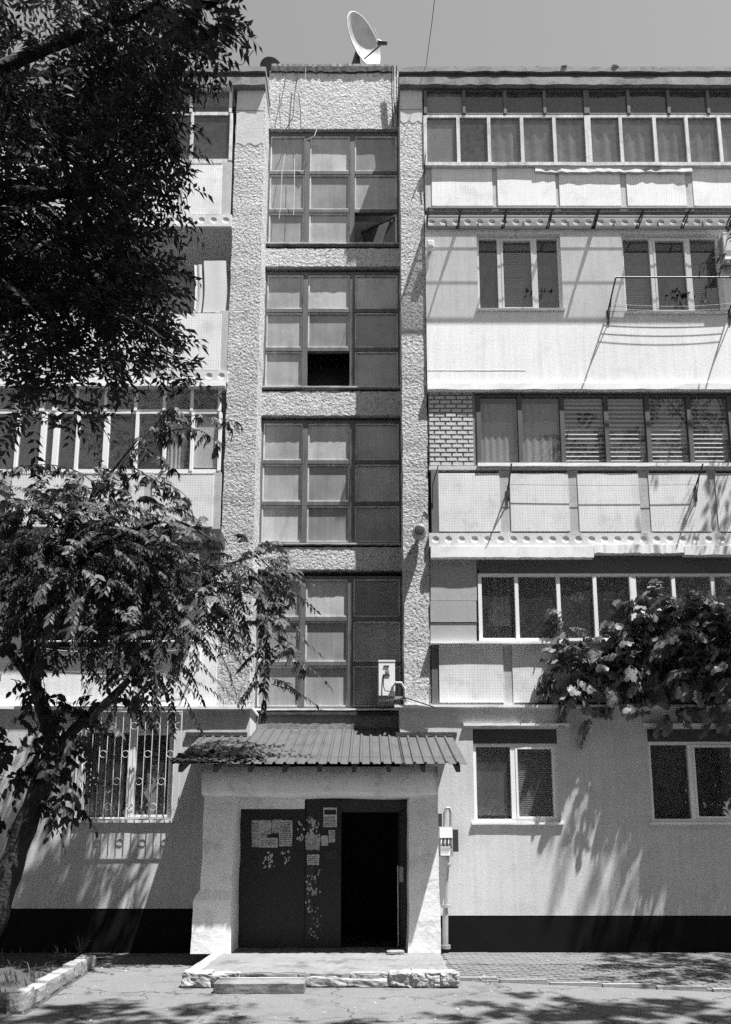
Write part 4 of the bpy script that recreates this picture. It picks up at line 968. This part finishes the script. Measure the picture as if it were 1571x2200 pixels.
class Leaves:
    def __init__(s, tpl, seed): s.tpl = TPL[tpl]; s.b, s.d, s.n, s.l, s.w = [], [], [], [], []; s.r = np.random.default_rng(seed)
    def spray(s, p0, dr, length, droop, n, L, W, spread=.9, hang=.4, pair=False, start=.12):
        r = s.r; t = np.linspace(start, 1, n)
        if pair: t = np.repeat(np.linspace(start, 1, (n+1)//2), 2)[:n]
        p0, dr = np.asarray(p0, float), np.asarray(dr, float); dr = dr/np.linalg.norm(dr)
        pos = p0 + dr*length*t[:, None]; pos[:, 2] -= droop*length*t**2
        tan = np.repeat(dr[None], n, 0); tan[:, 2] -= 2*droop*t; tan /= np.linalg.norm(tan, axis=1)[:, None]
        sidev = np.cross(tan, (0, 0, 1.)); sidev /= np.maximum(np.linalg.norm(sidev, axis=1), .05)[:, None]
        sg = np.where(np.arange(n) % 2, 1., -1.)[:, None]
        d = tan*(1-spread*.45) + sidev*sg*spread + r.normal(0, .18, (n, 3)); d[:, 2] -= hang
        d /= np.linalg.norm(d, axis=1)[:, None]
        nn = np.cross(d, sidev*sg+r.normal(0, .25, (n, 3))); nn /= np.maximum(np.linalg.norm(nn, axis=1), .05)[:, None]; nn = np.where(nn[:, 2:3] < 0, -nn, nn)
        f = r.uniform(.7, 1.2, n)
        s.b.append(pos); s.d.append(d); s.n.append(nn); s.l.append(L*f); s.w.append(W*f)
        return [tuple(p0 + dr*length*q - np.array((0, 0, droop*length*q*q))) for q in (0, .35, .7, 1)]
    def build(s, name, m, parent=None, origin=(0, 0, 0)):
        b, d, n, l, w = (np.concatenate(q) for q in (s.b, s.d, s.n, s.l, s.w)); sv = np.cross(n, d); sv /= np.linalg.norm(sv, axis=1)[:, None]
        tv, tf = s.tpl; k = len(tv); N = len(b)
        V = b[:, None] + d[:, None]*(tv[None, :, 0:1]*l[:, None, None]) + sv[:, None]*(tv[None, :, 1:2]*w[:, None, None]) + n[:, None]*(tv[None, :, 2:3]*l[:, None, None])
        V = V.reshape(-1, 3) - np.array(origin)
        Fc = (np.array(tf)[None] + (np.arange(N)*k)[:, None, None]).reshape(-1, 3)
        me = bpy.data.meshes.new(name); me.vertices.add(len(V)); me.vertices.foreach_set('co', V.ravel()); me.loops.add(len(Fc)*3); me.loops.foreach_set('vertex_index', Fc.ravel().astype(np.int32))
        me.polygons.add(len(Fc)); me.polygons.foreach_set('loop_start', np.arange(0, len(Fc)*3, 3, dtype=np.int32)); me.polygons.foreach_set('loop_total', np.full(len(Fc), 3, np.int32))
        me.update(calc_edges=True); me.materials.append(MT[m]); o = bpy.data.objects.new(name, me); COL.objects.link(o); o.parent = parent
        if parent: o.location = Vector(origin)-WLOC[parent.name]
        else: o.location = origin
        return o
def limb(mb, pts, r0, r1, n=9):
    # smooth the path, taper
    pts = [Vector(p) for p in pts]; out = []
    for i in range(len(pts)-1):
        p0, p1, p2, p3 = pts[max(i-1, 0)], pts[i], pts[i+1], pts[min(i+2, len(pts)-1)]
        for t in (0, .25, .5, .75): out.append(.5*((2*p1)+(p2-p0)*t+(2*p0-5*p1+4*p2-p3)*t*t+(3*p1-p0-3*p2+p3)*t**3))
    out.append(pts[-1]); rs = [r0+(r1-r0)*(i/(len(out)-1))**.8*1.0 for i in range(len(out))]
    rs = [q*(1+.09*math.sin(i*1.7)) for i, q in enumerate(rs)]; mb.tube(out, rs, n); return out

# T1: drooping tree in the bed
T1 = thing('drooping_tree', P(-62, 2075, 10.55), 'leaning tree with drooping sprays of pointed leaves in front of the left wall', 'tree')
tk = MB(); C = lambda px, py, Y=10.7: P(px, py, Y)
limb(tk, [C(-75, 2085, 10.5), C(-20, 1990, 10.5), C(18, 1880, 10.55), C(52, 1780, 10.6), C(92, 1680, 10.65), C(118, 1600, 10.7)], .185, .135, 12)
main = limb(tk, [C(118, 1610), C(98, 1540), C(72, 1460), C(58, 1370), C(62, 1270), C(110, 1170), C(185, 1090), C(250, 1000), C(300, 940)], .125, .012, 10)
fork = limb(tk, [C(112, 1620), C(165, 1562), C(240, 1500), C(310, 1420, 10.9), C(400, 1300, 11.1), C(480, 1220, 11.2), C(550, 1195, 11.3)], .09, .012, 10)
lft = limb(tk, [C(75, 1470), C(20, 1400), C(-60, 1310), C(-160, 1240)], .09, .015, 8); up2 = limb(tk, [C(62, 1290), C(150, 1220, 10.5), C(260, 1150, 10.5), C(380, 1120, 10.6), C(480, 1180, 10.8)], .07, .01, 8)
limb(tk, [C(62, 1430), C(110, 1400, 10.6), C(180, 1350, 10.5)], .035, .008, 6); limb(tk, [C(160, 1270, 10.5), C(200, 1150, 11), C(330, 1180, 11.2), C(430, 1260, 11.3)], .04, .008, 6)
lv = Leaves('lance', 11); tw = MB(); rr = random.Random(12)
def cluster(lv, tw, px, py, rx, ry, Ya, Yb, n, ln, droop, nl, L, W, hang=.5, bias=(0, 0), pair=False, twig=.006, spread=.8, every=2, outw=1.0):
    for i in range(n):
        q, e = rr.uniform(0, 2*math.pi), rr.random()**.5; Y = rr.uniform(Ya, Yb)
        p = P(px+rx*e*math.cos(q), py+ry*e*math.sin(q), Y)
        d = Vector((math.cos(q)*outw*e+bias[0]+rr.uniform(-.5, .5), rr.uniform(-.8, .8), -math.sin(q)*.7*outw*e+bias[1]+rr.uniform(-.25, .35)))
        if d.length < .1: d = Vector((1, 0, 0))
        pts = lv.spray(p, d, ln*rr.uniform(.6, 1.25), droop, nl, L, W, spread, hang, pair)
        if i % every == 0: tw.tube(pts, [twig, twig*.8, twig*.6, twig*.3], 4, False)
A_ = dict(ln=.62, droop=.45, nl=22, L=.118, W=.047, hang=.75)
TF = 1.35
for (px, py, rx, ry, n, Ya, Yb) in ((90, 1180, 170, 90, 100, 10.0, 11.2), (-40, 1230, 120, 140, 60, 10.0, 11.2), (150, 1250, 180, 90, 110, 9.9, 11.2), (240, 1170, 150, 90, 80, 10.0, 11.3), (120, 1330, 150, 70, 70, 10.0, 11.2), (300, 1280, 120, 90, 60, 10.2, 11.4), (60, 1120, 120, 40, 34, 10.3, 11)):
    cluster(lv, tw, px, py-35, rx, ry, Ya, Yb, int(n*TF), **A_)
for (px, py, rx, ry, n, Ya, Yb) in ((380, 1200, 90, 70, 34, 10.6, 11.5), (440, 1270, 80, 60, 30, 10.8, 11.6), (520, 1215, 60, 40, 24, 11.0, 11.6), (560, 1280, 40, 60, 20, 11, 11.5), (585, 1370, 34, 50, 14, 11, 11.5), (350, 1370, 80, 60, 26, 10.6, 11.4), (410, 1340, 60, 60, 16, 10.8, 11.4), (575, 1450, 20, 40, 5, 11, 11.4),
                                    (250, 1380, 70, 40, 9, 10.4, 11), (300, 1450, 50, 40, 8, 10.5, 11.1), (250, 1500, 50, 20, 3, 10.5, 11), (350, 1440, 40, 20, 4, 10.6, 11.1), (140, 1400, 50, 20, 2, 10.3, 10.9), (190, 1560, 30, 20, 5, 10.5, 10.9)):
    cluster(lv, tw, px, py, rx, ry, Ya-.65, Yb-.5, int(n*1.2), **A_)
# sprays above the crown
def arch(pts, n_side, ln, every=1):
    out = limb(tw, pts, .012, .004, 5)
    for i, q in enumerate(out[2:]):
        for _ in range(n_side):
            d = Vector((rr.uniform(-.6, .6), rr.uniform(-.5, .5), rr.uniform(-.4, .15))); lv.spray(q, d, ln*rr.uniform(.5, 1), .6, 7, .125, .045, .6, 1.0)
arch([C(250, 1100), C(245, 1030), C(290, 960), C(360, 890), C(375, 875)], 3, .25); arch([C(330, 935), C(380, 900), C(440, 893), C(500, 905)], 2, .16); arch([C(310, 960), C(370, 925), C(430, 925), C(468, 952)], 2, .15)
arch([C(300, 960), C(340, 980), C(370, 1010)], 2, .18); arch([C(230, 1070), C(180, 1020), C(120, 1000), C(60, 1000), C(10, 1010)], 2, .16); arch([C(200, 1050), C(150, 1045), C(115, 1065)], 2, .16); arch([C(280, 1000), C(330, 1030), C(380, 1050), C(412, 1078)], 2, .15)
arch([C(250, 1080), C(310, 1100), C(370, 1150)], 3, .3); arch([C(560, 1200, 11.3), C(600, 1240, 11.3), C(628, 1280, 11.3)], 2, .15); arch([C(590, 1370, 11.3), C(620, 1400, 11.3), C(662, 1432, 11.3)], 2, .14); arch([C(570, 1450, 11.3), C(565, 1490, 11.3), C(572, 1530, 11.3)], 1, .12)
lv.build('crown', 'leaf', T1); 
lo = Leaves('ovate', 13); lsave = lv; lv2 = lo     # broader leaves on the shoots round the trunk
for (px, py, rx, ry, n) in ((110, 1550, 60, 50, 14), (60, 1620, 50, 50, 14), (130, 1660, 50, 50, 18), (40, 1690, 45, 30, 8), (95, 1740, 40, 30, 9), (20, 1540, 40, 60, 7), (0, 1440, 40, 60, 8), (150, 1700, 40, 40, 9), (10, 1770, 20, 20, 2), (60, 1390, 50, 30, 7), (170, 1555, 40, 34, 9), (230, 1495, 40, 30, 7), (285, 1440, 36, 30, 6), (85, 1470, 40, 40, 9)):
    cluster(lo, tw, px, py, rx, ry, 10.35, 10.9, n, .3, .5, 7, .15, .085, .7)
lo.build('lower_foliage', 'leaf_dark', T1)
tk.build('trunk', 'bark', T1, smooth=True); setp(tw.build('twigs', 'bark', T1), kind='stuff')

# T2: pinnate-leaved crown hanging in from the upper left, near the camera
T2 = thing('ash_tree', (-5.2, 5.6, 0), 'tall dark tree with feathery leaves filling the upper left corner', 'tree')
tk = MB(); tw = MB(); lv = Leaves('lance', 21)
limb(tk, [(-5.2, 5.6, -.1), (-5.0, 5.7, 2.5), (-4.7, 5.9, 5), (-4.3, 6.2, 7.5), (-3.9, 6.4, 10), (-3.5, 6.4, 12.5)], .26, .05, 12)
for e in (((-4.6, 6, 5.6), (-3.9, 6.6, 6.4), (-3.0, 6.9, 7.1), (-2.5, 7.0, 7.3)), ((-4.3, 6.2, 7.2), (-3.4, 6.7, 8.0), (-2.7, 7, 8.4), (-2.3, 7, 8.6)), ((-4.1, 6.3, 8.8), (-3.0, 6.6, 9.8), (-2.4, 6.7, 10.2), (-2.0, 6.6, 10.4)), ((-4.8, 5.9, 5), (-4.2, 6.6, 5.3), (-3.6, 6.9, 5.5)), ((-3.7, 6.4, 11), (-2.6, 5.6, 12), (-1.4, 5, 12.4))):
    limb(tk, e, .08, .012, 7)
Bp = dict(ln=.42, droop=.22, nl=13, L=.108, W=.038, hang=.12, pair=True, twig=.004, spread=.85, every=4)
for (px, py, rx, ry, n, Ya, Yb) in ((120, 90, 260, 160, 420, 6.2, 8.0), (120, 330, 270, 130, 460, 6.2, 8.0), (60, 520, 230, 120, 380, 6.2, 8.0), (190, 500, 160, 110, 260, 6.4, 7.8), (230, 640, 150, 80, 240, 6.4, 7.6), (100, 680, 160, 70, 170, 6.4, 7.6), (290, 260, 110, 90, 190, 6.6, 7.8), (330, 80, 110, 80, 170, 6.4, 7.6),
                                    (270, 740, 130, 45, 120, 6.5, 7.4), (-60, 420, 180, 350, 300, 6.0, 7.6), (350, 200, 60, 60, 80, 6.6, 7.6), (150, 780, 70, 35, 45, 6.5, 7.3), (200, 840, 60, 30, 26, 6.5, 7.2), (130, 880, 40, 40, 22, 6.5, 7.2), (200, 900, 40, 20, 9, 6.5, 7.2)):
    cluster(lv, tw, px-(50 if py > 150 else 10), py, rx, ry, Ya, Yb, int(n*.72), **Bp)
for (px, py, rx, ry, n, Ya, Yb) in ((350, 380, 60, 70, 26, 6.8, 7.6), (390, 300, 40, 40, 16, 6.8, 7.5), (360, 440, 50, 20, 9, 6.8, 7.4), (350, 590, 50, 70, 26, 6.8, 7.4), (340, 700, 50, 60, 28, 6.8, 7.4), (400, 800, 50, 16, 8, 6.8, 7.2), (470, 820, 16, 8, 3, 6.8, 7.1), (395, 610, 20, 40, 5, 6.8, 7.2), (410, 400, 20, 30, 5, 6.8, 7.2), (330, 520, 40, 30, 8, 6.8, 7.2),
                                    (440, 40, 60, 40, 40, 6.2, 7), (480, 90, 30, 20, 12, 6.2, 6.8), (430, 110, 30, 20, 10, 6.2, 6.8)):
    cluster(lv, tw, px-(50 if py > 150 else 10), py, rx, ry, Ya, Yb, n, **Bp)
for i in range(520):      # the crown goes on above the frame and to the left
    q = Vector((rr.uniform(-7, -.4), rr.uniform(4.2, 7.6), rr.uniform(9.9, 13)))
    if (q.z-1.6)/(q.y+.4) > 1.36 or q.x < -4.6: lv.spray(q, (rr.uniform(-1, 1), rr.uniform(-1, 1), rr.uniform(-.3, .4)), .42, .2, 13, .14, .05, .85, .1, True)
lv.build('crown', 'leaf_dark', T2)
big = Leaves('ovate', 23)
for (px, py, dx, dz, L) in ((440, 50, .5, -.85, .26), (455, 40, .85, -.5, .28), (465, 50, .75, -.75, .26), (450, 30, .95, -.1, .27), (430, 55, .1, -1, .24), (440, 20, .8, .4, .24), (420, 40, -.4, -.9, .22), (400, 20, .6, -.7, .26), (380, 60, .5, -.8, .26), (395, 90, .5, -.6, .14), (410, 20, .9, .2, .26), (430, 0, .9, -.3, .28), (390, 0, .6, -.7, .28), (350, 30, .7, -.6, .28), (330, 80, .6, -.7, .24)):
    big.b.append(np.array([P(px, py, 5.6)])); d = np.array([(dx, -.2, dz)]); d /= np.linalg.norm(d); big.d.append(d); nn = np.array([(.3, -.9, .3)]); nn -= d*(nn*d).sum(); nn /= np.linalg.norm(nn); big.n.append(nn); big.l.append(np.array([L])); big.w.append(np.array([L*.62]))
big.build('near_leaves', 'leaf_dark', T2)
limb(tk, [(-3.0, 6.4, 10.4), (-2.2, 6.0, 8.9), P(380, 60, 5.7), P(470, 62, 5.6)], .03, .006, 6)
tk.build('trunk', 'bark', T2, smooth=True); setp(tw.build('twigs', 'bark', T2), kind='stuff')

# T3: tree just beyond the right border, some leaves reach into the frame
def loose_tree(label, base, top, blobs, seed, m='leaf_dark', L=.14, W=.055, name='courtyard_tree', tpl='lance', ln=.5, nl=12, group=None):
    T = thing(name, base, label, 'tree', group); tk = MB(); lv = Leaves(tpl, seed); q = random.Random(seed); b = Vector(base); t = Vector(top)
    tr = limb(tk, [b-Vector((0, 0, .1)), b.lerp(t, .3)+Vector((q.uniform(-.15, .15), .1, 0)), b.lerp(t, .65)+Vector((q.uniform(-.2, .2), 0, 0)), t], .2, .04, 10)
    for (c, r, n) in blobs:
        c = Vector(c); st_ = tr[int(len(tr)*.55)]; limb(tk, [st_, st_.lerp(c, .5)+Vector((0, 0, .2)), c], .06, .012, 6)
        for i in range(n):
            d = Vector((q.gauss(0, 1), q.gauss(0, 1), q.gauss(0, 1))).normalized(); p = c + Vector((d.x*r[0], d.y*r[1], d.z*r[2]))*q.random()**.45
            lv.spray(p, d+Vector((0, 0, -.1)), ln*q.uniform(.6, 1.2), .35, nl, L, W, .8, .4)
    lv.build('crown', m, T); tk.build('trunk', 'bark', T, smooth=True); return T
loose_tree('slender tree beyond the balconies at the right border', (8.4, 10.4, 0), (7.9, 10.9, 11.5),
           [((7.4, 11.1, 10.6), (1.0, .6, .9), 55), ((7.6, 11.2, 9.0), (1.0, .6, .9), 45), ((7.3, 11.3, 7.4), (.9, .5, .8), 34), ((7.0, 11.5, 6.0), (.9, .4, .8), 22), ((7.3, 11.3, 4.6), (.9, .5, .7), 20), ((6.6, 10.6, 9.0), (.55, .3, .7), 22), ((6.5, 10.5, 10.2), (.5, .3, .6), 14), ((7.2, 10.5, 9.4), (.7, .4, .9), 20), ((6.5, 10.6, 8.0), (.5, .3, .4), 16), ((6.9, 10.5, 10.9), (.6, .3, .5), 10), (P(1585, 545, 10.6), (.2, .2, .25), 9), (P(1580, 436, 11.2), (.12, .2, .12), 2)], 41, group='trees round the courtyard')
loose_tree('leafy tree beside the path beyond the right border', (8.2, 8.6, 0), (7.4, 9.0, 9.5),
           [((6.3, 9.5, 6.6), (.8, .8, .6), 40), ((7.2, 9.2, 7.8), (1.1, 1.0, .9), 60), ((7.6, 9.6, 6.4), (.9, .7, .7), 40), ((5.9, 8.6, 7.6), (.7, .6, .5), 26)], 42, L=.17, W=.08, group='trees round the courtyard')
hb = []; hq = random.Random(44)  # crown widened and thickened out of view to cut bounce and sky light
for i in range(64):
    x, y = hq.uniform(-7, 8), hq.uniform(-.5, 4.4); z = max(8.4, 1.6+1.34*(y+2.0)+.9)+hq.uniform(0, 2.2); hb.append(((x, y, z), (1.2, 1.0, .7), 42))
for (x, y, z, n) in ((.6, 5.0, 10.4, 16), (1.6, 5.4, 11, 14), (-.2, 5.4, 11.2, 12), (4.8, 5.0, 10.4, 22), (6.2, 5.2, 10.6, 24), (5.6, 5.8, 11.2, 18), (7.4, 5.6, 11, 20)): hb.append(((x, y, z+1.0), (.7, .4, .3), n))
loose_tree('tall spreading tree over the yard behind the viewer', (2.2, -.8, 0), (1.6, 1.6, 12.5), hb, 43, L=.24, W=.13, group='trees round the courtyard', tpl='ovate', ln=.6, nl=9)
# unseen trees behind the viewer, added to block low sky and darken window reflections
tp = thing('courtyard_tree', (0, -9, 0), 'unseen broad tree behind the viewer that blocks low sky light', 'tree', 'trees across the courtyard'); tk = MB(); lv = Leaves('ovate', 51); q = random.Random(51)
limb(tk, [(0, -9, -.1), (.1, -9, 3), (-.1, -9, 6), (0, -9, 10)], .3, .06, 9)
for i in range(1500):
    d = Vector((q.gauss(0, 1), q.gauss(0, 1), q.gauss(0, 1))).normalized(); p = Vector((0, -9, 8.2))+Vector((d.x*3.6, d.y*2.6, d.z*5.6))*q.random()**.4
    lv.spray(p, d, .9, .3, 8, .42, .24, .8, .3)
cr = lv.build('crown', 'leaf_dark', tp, (0, -9, 0)); to = tk.build('trunk', 'bark', tp)
for i, (x, y, s_, rz) in enumerate(((-6, -8, 1.0, 1), (6.2, -8.5, 1.05, 2), (-12, -6, 1.1, 3), (12.5, -6.5, 1.1, 4), (-17, -1, 1.1, 5), (17.5, -1, 1.1, 6), (3, -13, 1.25, 2.5), (-4, -13, 1.3, .5), (-3.2, -4, 1.0, .7), (4.2, -4.4, 1.0, 3.3))):
    r_ = tp.copy(); COL.objects.link(r_); r_.location = (x, y, 0); r_.scale = (s_, s_, s_); r_.rotation_euler = (0, 0, rz)
    for ch in (cr, to): c = ch.copy(); COL.objects.link(c); c.parent = r_
# vine on the second floor balcony
V = thing('grape_vine', P(1420, 1512, YP), 'broad-leaved vine sprawling over the second floor balcony', 'vine'); lv = Leaves('lobed', 61); tw = MB()
def vcl(px, py, rx, ry, Ya, Yb, n, ln=.3, nl=8, L=.13, W=.13, droop=.3):
    cluster(lv, tw, px, py, rx, ry, Ya, Yb, n, ln, droop, nl, L, W, .55, twig=.006, spread=.9, every=2)
for a in ((1240, 1440, 50, 50, 12.0, 12.2, 26), (1215, 1480, 26, 18, 12.05, 12.2, 8), (1300, 1450, 60, 40, 11.98, 12.18, 34), (1310, 1390, 60, 34, 12.0, 12.2, 24), (1370, 1340, 50, 50, 11.9, 12.2, 28), (1400, 1410, 80, 60, 11.85, 12.15, 54), (1480, 1350, 80, 55, 11.75, 12.1, 54), (1510, 1440, 70, 45, 11.7, 12.1, 50),
          (1570, 1390, 50, 90, 11.6, 12.1, 60), (1640, 1420, 90, 110, 11.5, 12.1, 70), (1720, 1460, 90, 110, 11.5, 12.1, 60), (1440, 1295, 50, 22, 11.95, 12.2, 14), (1530, 1310, 40, 30, 11.9, 12.2, 12), (1190, 1400, 16, 16, 12.1, 12.2, 3), (1215, 1340, 12, 36, 12.1, 12.2, 7), (1270, 1525, 12, 30, 12.05, 12.1, 5), (1350, 1520, 40, 12, 12.0, 12.1, 6), (1430, 1525, 50, 14, 11.95, 12.1, 8), (1490, 1520, 30, 12, 11.9, 12.1, 5), (1560, 1510, 40, 20, 11.9, 12.1, 8)):
    vcl(*a)
lv.build('foliage', 'leaf_vine', V)
limb(tw, [P(1700, 2040, 12.0), P(1680, 1800, 12.0), P(1640, 1560, 11.95), P(1540, 1480, 12.0), P(1400, 1470, 12.0), P(1260, 1480, 12.1)], .03, .008, 6); limb(tw, [P(1540, 1480, 12), P(1460, 1380, 12), P(1380, 1330, 12.1)], .015, .005, 5); limb(tw, [P(1300, 1470, 12.1), P(1230, 1400, 12.1), P(1212, 1310, 12.12)], .01, .004, 5)
tw.build('stem', 'bark', V)
# house plants behind panes
for i, (px, py, Yq, lab) in enumerate(((1160, 655, YP+.18, 'house plant at the sill of the triple window'), (1450, 660, YP+.18, 'bushy house plant in the middle pane of the plant window'))):
    q = P(px, py, Yq); HP = thing('house_plant', q, lab, 'plant', None); lv = Leaves('ovate', 70+i)
    for j in range(10 if i else 8): lv.spray(q+Vector((rr.uniform(-.12, .12), 0, .15)), (rr.uniform(-1, 1), rr.uniform(-.3, .1), rr.uniform(.4, 1.2)), .3, .5, 5, .12, .06)
    lv.build('leaves', 'leaf_dark', HP); MB().lathe(q, (0, 0, 1), [(0, .001), (0, .07), (.14, .09), (.14, .001)], 12).build('pot', 'metal_dark', HP)
# grass and seedlings in the bed
gr = MB(); rr = random.Random(77)
for i in range(900):
    x, y = rr.uniform(-7.5, -3.6), rr.uniform(7.2, 12.0)
    lim = k0.x+(k1.x-k0.x)*(y-k0.y)/(k1.y-k0.y) if y > k0.y else k0.x
    if x > min(lim, k1.x if y > k1.y else lim)-.12: continue
    h = rr.uniform(.04, .16); dx, dy = rr.uniform(-.08, .08), rr.uniform(-.08, .08)
    gr.add([(x-.006, y, 0), (x+.006, y, 0), (x+dx*.5+.004, y+dy*.5, h*.7), (x+dx, y+dy, h)], [(0, 1, 2), (0, 2, 3)])
setp(gr.build('grass', 'grass'), 'sparse weeds growing in the garden bed', 'grass', kind='stuff')
for i, (px, py, n, h, lab) in enumerate(((172, 2062, 9, .34, 'tuft of long grass blades at the end of the kerb'), (125, 2072, 7, .26, 'small tuft of upright blades in the garden bed'), (70, 2135, 6, .35, 'bare twiggy seedling inside the kerb'))):
    c = G(px, py); tf = MB()
    for j in range(n):
        a = rr.uniform(0, 6.28); o_ = Vector((math.cos(a), math.sin(a), 0)); ln = h*rr.uniform(.6, 1.1); p0_, p1_, p2_, p3_ = c, c+o_*ln*.15+Vector((0, 0, ln*.55)), c+o_*ln*.4+Vector((0, 0, ln*.9)), c+o_*ln*.8+Vector((0, 0, ln*.95))
        sd = o_.cross(Vector((0, 0, 1)))*(.009 if i < 2 else .004)
        tf.add([p0_-sd, p0_+sd, p1_+sd, p1_-sd, p2_+sd*.8, p2_-sd*.8, p3_], [(0, 1, 2, 3), (3, 2, 4, 5), (5, 4, 6)])
    setp(tf.build('weed_tuft', 'grass', None, origin=c), lab, 'weed')

db = MB(); rr = random.Random(88)
for i in range(1600):
    y = 6.6+5.4*rr.random()**1.5; x = rr.uniform(-.55, .55)*y
    if LZ and g0.x-.1 < x < g1.x+.1 and y > 8.85: continue
    if x < -2.6 and y > 6.9 and x < k0.x+(k1.x-k0.x)*min(1, (y-k0.y)/(k1.y-k0.y))+.2: continue
    sz = rr.uniform(.004, .016)*(2.2 if rr.random() < .05 else 1); zz = .024 if y > 9.2 and x > g1.x else .002
    a = rr.uniform(0, 6.28); c_, s__ = math.cos(a)*sz, math.sin(a)*sz
    db.add([(x+c_, y+s__, zz), (x-s__, y+c_, zz), (x-c_, y-s__*.8, zz), (x+s__, y-c_, zz), (x, y, zz+sz*.7)], [(0, 1, 4), (1, 2, 4), (2, 3, 4), (3, 0, 4)])
setp(db.build('gravel', 'concrete'), 'scattered grit and crumbs on the yard ground', 'gravel', kind='stuff')
